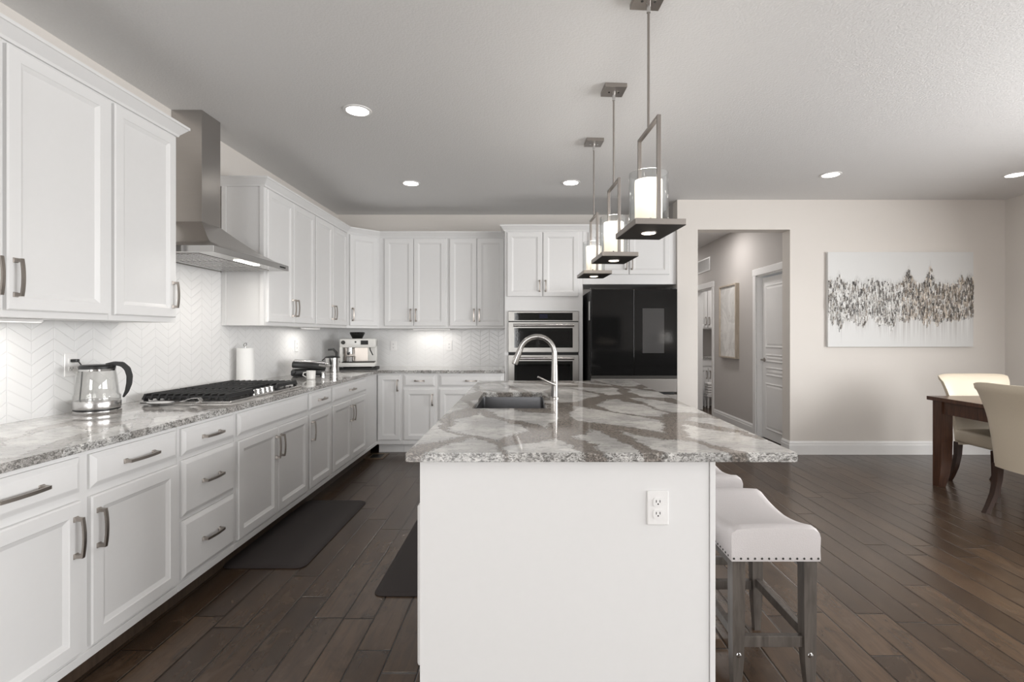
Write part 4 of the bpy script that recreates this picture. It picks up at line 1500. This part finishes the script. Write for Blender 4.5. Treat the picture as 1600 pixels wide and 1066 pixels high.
# ------------------------------------------------------------------ hall
fa = thing('framed_artwork', 'tall wood-framed pale plaster artwork on the hallway wall', 'artwork', (HX1 - 0.0005, 7.27, 1.49), -PI / 2)
m = MB(); fw, fh = 0.30, 0.525
for a, b, c, d in ((-fw, fw, -fh, -fh + 0.022), (-fw, fw, fh - 0.022, fh), (-fw, -fw + 0.022, -fh + 0.022, fh - 0.022), (fw - 0.022, fw, -fh + 0.022, fh - 0.022)):
    m.box(a, b, -0.055, 0, c, d, 0.002)
m.build('frame', 'frameoak', fa)
m = MB(); m.box(-fw + 0.022, fw - 0.022, -0.035, -0.001, -fh + 0.022, fh - 0.022); m.build('art_panel', 'plasterart', fa)

vg = thing('return_air_vent', 'white louvred air vent high on the hallway wall', 'vent', (HX1 - 0.0005, 8.46, 2.435), -PI / 2)
m = MB(); m.box(-0.40, 0.40, -0.012, 0, -0.11, -0.09, 0.003); m.box(-0.40, 0.40, -0.012, 0, 0.09, 0.11, 0.003); m.box(-0.40, -0.37, -0.012, 0, -0.09, 0.09, 0.003); m.box(0.37, 0.40, -0.012, 0, -0.09, 0.09, 0.003); m.build('frame', 'trim', vg)
m = MB()
for i in range(18):
    x = -0.36 + 0.72 * i / 17
    m.bar([(x, -0.006, -0.09), (x, -0.006, 0.09)], 0.014, 0.004, (0.7, 0.7, 0))
m.build('louvre', 'trim', vg)
m = MB(); m.box(-0.37, 0.37, -0.001, 0, -0.09, 0.09); m.build('backing', 'darkmetal', vg)

# cabinets in the room beyond the far hall doorway
r = thing('pantry_wall_cabinet', 'white wall cabinet seen through the far hall doorway', 'cabinet', (HX1 + T + 0.005, 9.20, 0), 0)
m = MB(); m.box(0, 0.9, 0, 0.54, 1.40, 2.40); m.build('carcass', 'cabinet', r)
cab_door(r, 0.01, 0.225, 1.42, 2.38, 'R', 'bottom', 0.15); cab_door(r, 0.231, 0.45, 1.42, 2.38, 'L', 'bottom', 0.15)
cab_door(r, 0.46, 0.67, 1.42, 2.38, 'R', 'bottom', 0.15); cab_door(r, 0.676, 0.89, 1.42, 2.38, 'L', 'bottom', 0.15)
r = thing('pantry_base_cabinet', 'white base cabinet seen through the far hall doorway', 'cabinet', (HX1 + T + 0.005, 9.16, 0), 0)
m = MB(); m.box(0, 0.9, 0.0, 0.58, 0.08, 0.865); m.box(0, 0.9, 0.06, 0.58, 0, 0.08); m.build('carcass', 'cabinet', r)
cab_drawer(r, 0.01, 0.44, 0.72, 0.85, 0)
cab_door(r, 0.01, 0.225, 0.12, 0.70, 'R', 'top', 0.15); cab_door(r, 0.231, 0.45, 0.12, 0.70, 'L', 'top', 0.15)
m = MB(); m.box(HX1 + T + 0.003, 4.0, 9.12, 9.745, 0.866, 0.90, 0.003)
tag(m.build('pantry_countertop', 'quartz'), 'dark-edged worktop on the cabinet beyond the hall doorway', 'countertop')
for i in range(5):
    m = MB(); m.box(-0.12, 0.12, -0.09, 0.09, 0, 0.043, 0.016, 3)
    o = m.build('folded_towel', 'towel', None, (3.33, 9.02, 0.222 + i * 0.044), smooth=50)
    tag(o, ('bottom', 'second lowest', 'middle', 'second from top', 'topmost')[i] + ' folded white towel of the stack beyond the hall doorway', 'towel', 'folded towels in the pantry')
bs = thing('towel_stand', 'small white stand carrying the towels beyond the hall doorway', 'stand', (3.33, 9.02, 0))
m = MB(); m.box(-0.13, 0.13, -0.10, 0.10, 0.195, 0.2215, 0.004); m.build('stand_top', 'cabinet', bs)
for sx in (-1, 1):
    for sy in (-1, 1):
        m = MB(); m.box(sx * 0.11 - 0.012, sx * 0.11 + 0.012, sy * 0.08 - 0.012, sy * 0.08 + 0.012, 0, 0.1945); m.build('leg', 'cabinet', bs)

area('hall_ceiling_light', (2.35, 6.9, H - 0.02), (0, 0, 0), 0.25, 0.25, 13, (1, 0.96, 0.93))
area('hall_far_light', (2.35, 9.3, H - 0.02), (0, 0, 0), 0.25, 0.25, 15, (1, 0.96, 0.93))
area('pantry_ceiling_light', (3.8, 8.4, H - 0.02), (0, 0, 0), 0.3, 0.3, 16, (1, 0.96, 0.92))

# ------------------------------------------------------------------ living room behind the camera (seen only in reflections)
sf = thing('sofa', 'dark sofa behind the camera, reflected in the refrigerator doors', 'sofa', (2.9, -3.3, 0), 0)
m = MB(); m.box(-1.1, 1.1, -0.45, 0.45, 0.10, 0.45, 0.05); m.build('sofa_base', 'sofa', sf, smooth=50)
m = MB(); m.box(-1.1, 1.1, 0.25, 0.47, 0.452, 0.86, 0.06); m.build('backrest', 'sofa', sf, smooth=50)
for s in (-1, 1):
    m = MB(); m.box(s * 1.2 - 0.095, s * 1.2 + 0.095, -0.45, 0.45, 0.10, 0.64, 0.05); m.build('armrest', 'sofa', sf, smooth=50)
for sx in (-1, 1):
    for sy in (-1, 1):
        m = MB(); m.box(sx * 1.0 - 0.03, sx * 1.0 + 0.03, sy * 0.36 - 0.03, sy * 0.36 + 0.03, 0, 0.0995); m.build('leg', 'darkleg', sf)
cs = thing('console_table', 'narrow console table behind the sofa, against the rear wall', 'table', (4.2, -4.9, 0))
m = MB(); m.box(-0.55, 0.55, -0.2, 0.2, 0.76, 0.80, 0.004); m.build('tabletop', 'tablewood', cs)
for sx in (-1, 1):
    for sy in (-1, 1):
        m = MB(); m.box(sx * 0.5 - 0.025, sx * 0.5 + 0.025, sy * 0.16 - 0.025, sy * 0.16 + 0.025, 0, 0.7595); m.build('leg', 'tablewood', cs)
lp = thing('table_lamp', 'table lamp with a pale drum shade on the console table', 'lamp', (4.2, -4.9, 0.8003))
m = MB(); m.lathe([(0.07, 0), (0.07, 0.015), (0.02, 0.03), (0.035, 0.12), (0.015, 0.22), (0.008, 0.30)], 24); m.build('lamp_base', 'nickel', lp, smooth=40)
m = MB(); m.lathe([(0.19, 0.26), (0.15, 0.56), (0.147, 0.56), (0.187, 0.26)], 32, cap0=False, cap1=False); m.build('lamp_shade', 'linenshade', lp, smooth=40)

fp = thing('fireplace', 'black wall fireplace behind the camera, reflected in the left refrigerator door', 'fireplace', (2.45, YB + 0.002, 0.86))
m = MB(); m.box(-0.44, -0.38, 0, 0.10, 0, 0.98, 0.003); m.box(0.38, 0.44, 0, 0.10, 0, 0.98, 0.003); m.box(-0.38, 0.38, 0, 0.10, 0, 0.14, 0.003); m.box(-0.38, 0.38, 0, 0.10, 0.92, 0.98, 0.003); m.build('surround', 'blackmatte', fp)
m = MB(); m.box(-0.38, 0.38, 0.0, 0.01, 0.14, 0.92); m.build('firebox', 'blackmatte', fp)
for i, (x, z, l, a) in enumerate(((-0.05, 0.19, 0.28, 0.1), (0.06, 0.19, 0.26, -0.15), (0.0, 0.27, 0.22, 0.25))):
    m = MB(); m.cyl((-l, 0.055, 0), (l, 0.055, 0), 0.035, 12); m.build('log', 'frameoak', fp, (x, 0, z), rot=(0, a, 0), smooth=40)
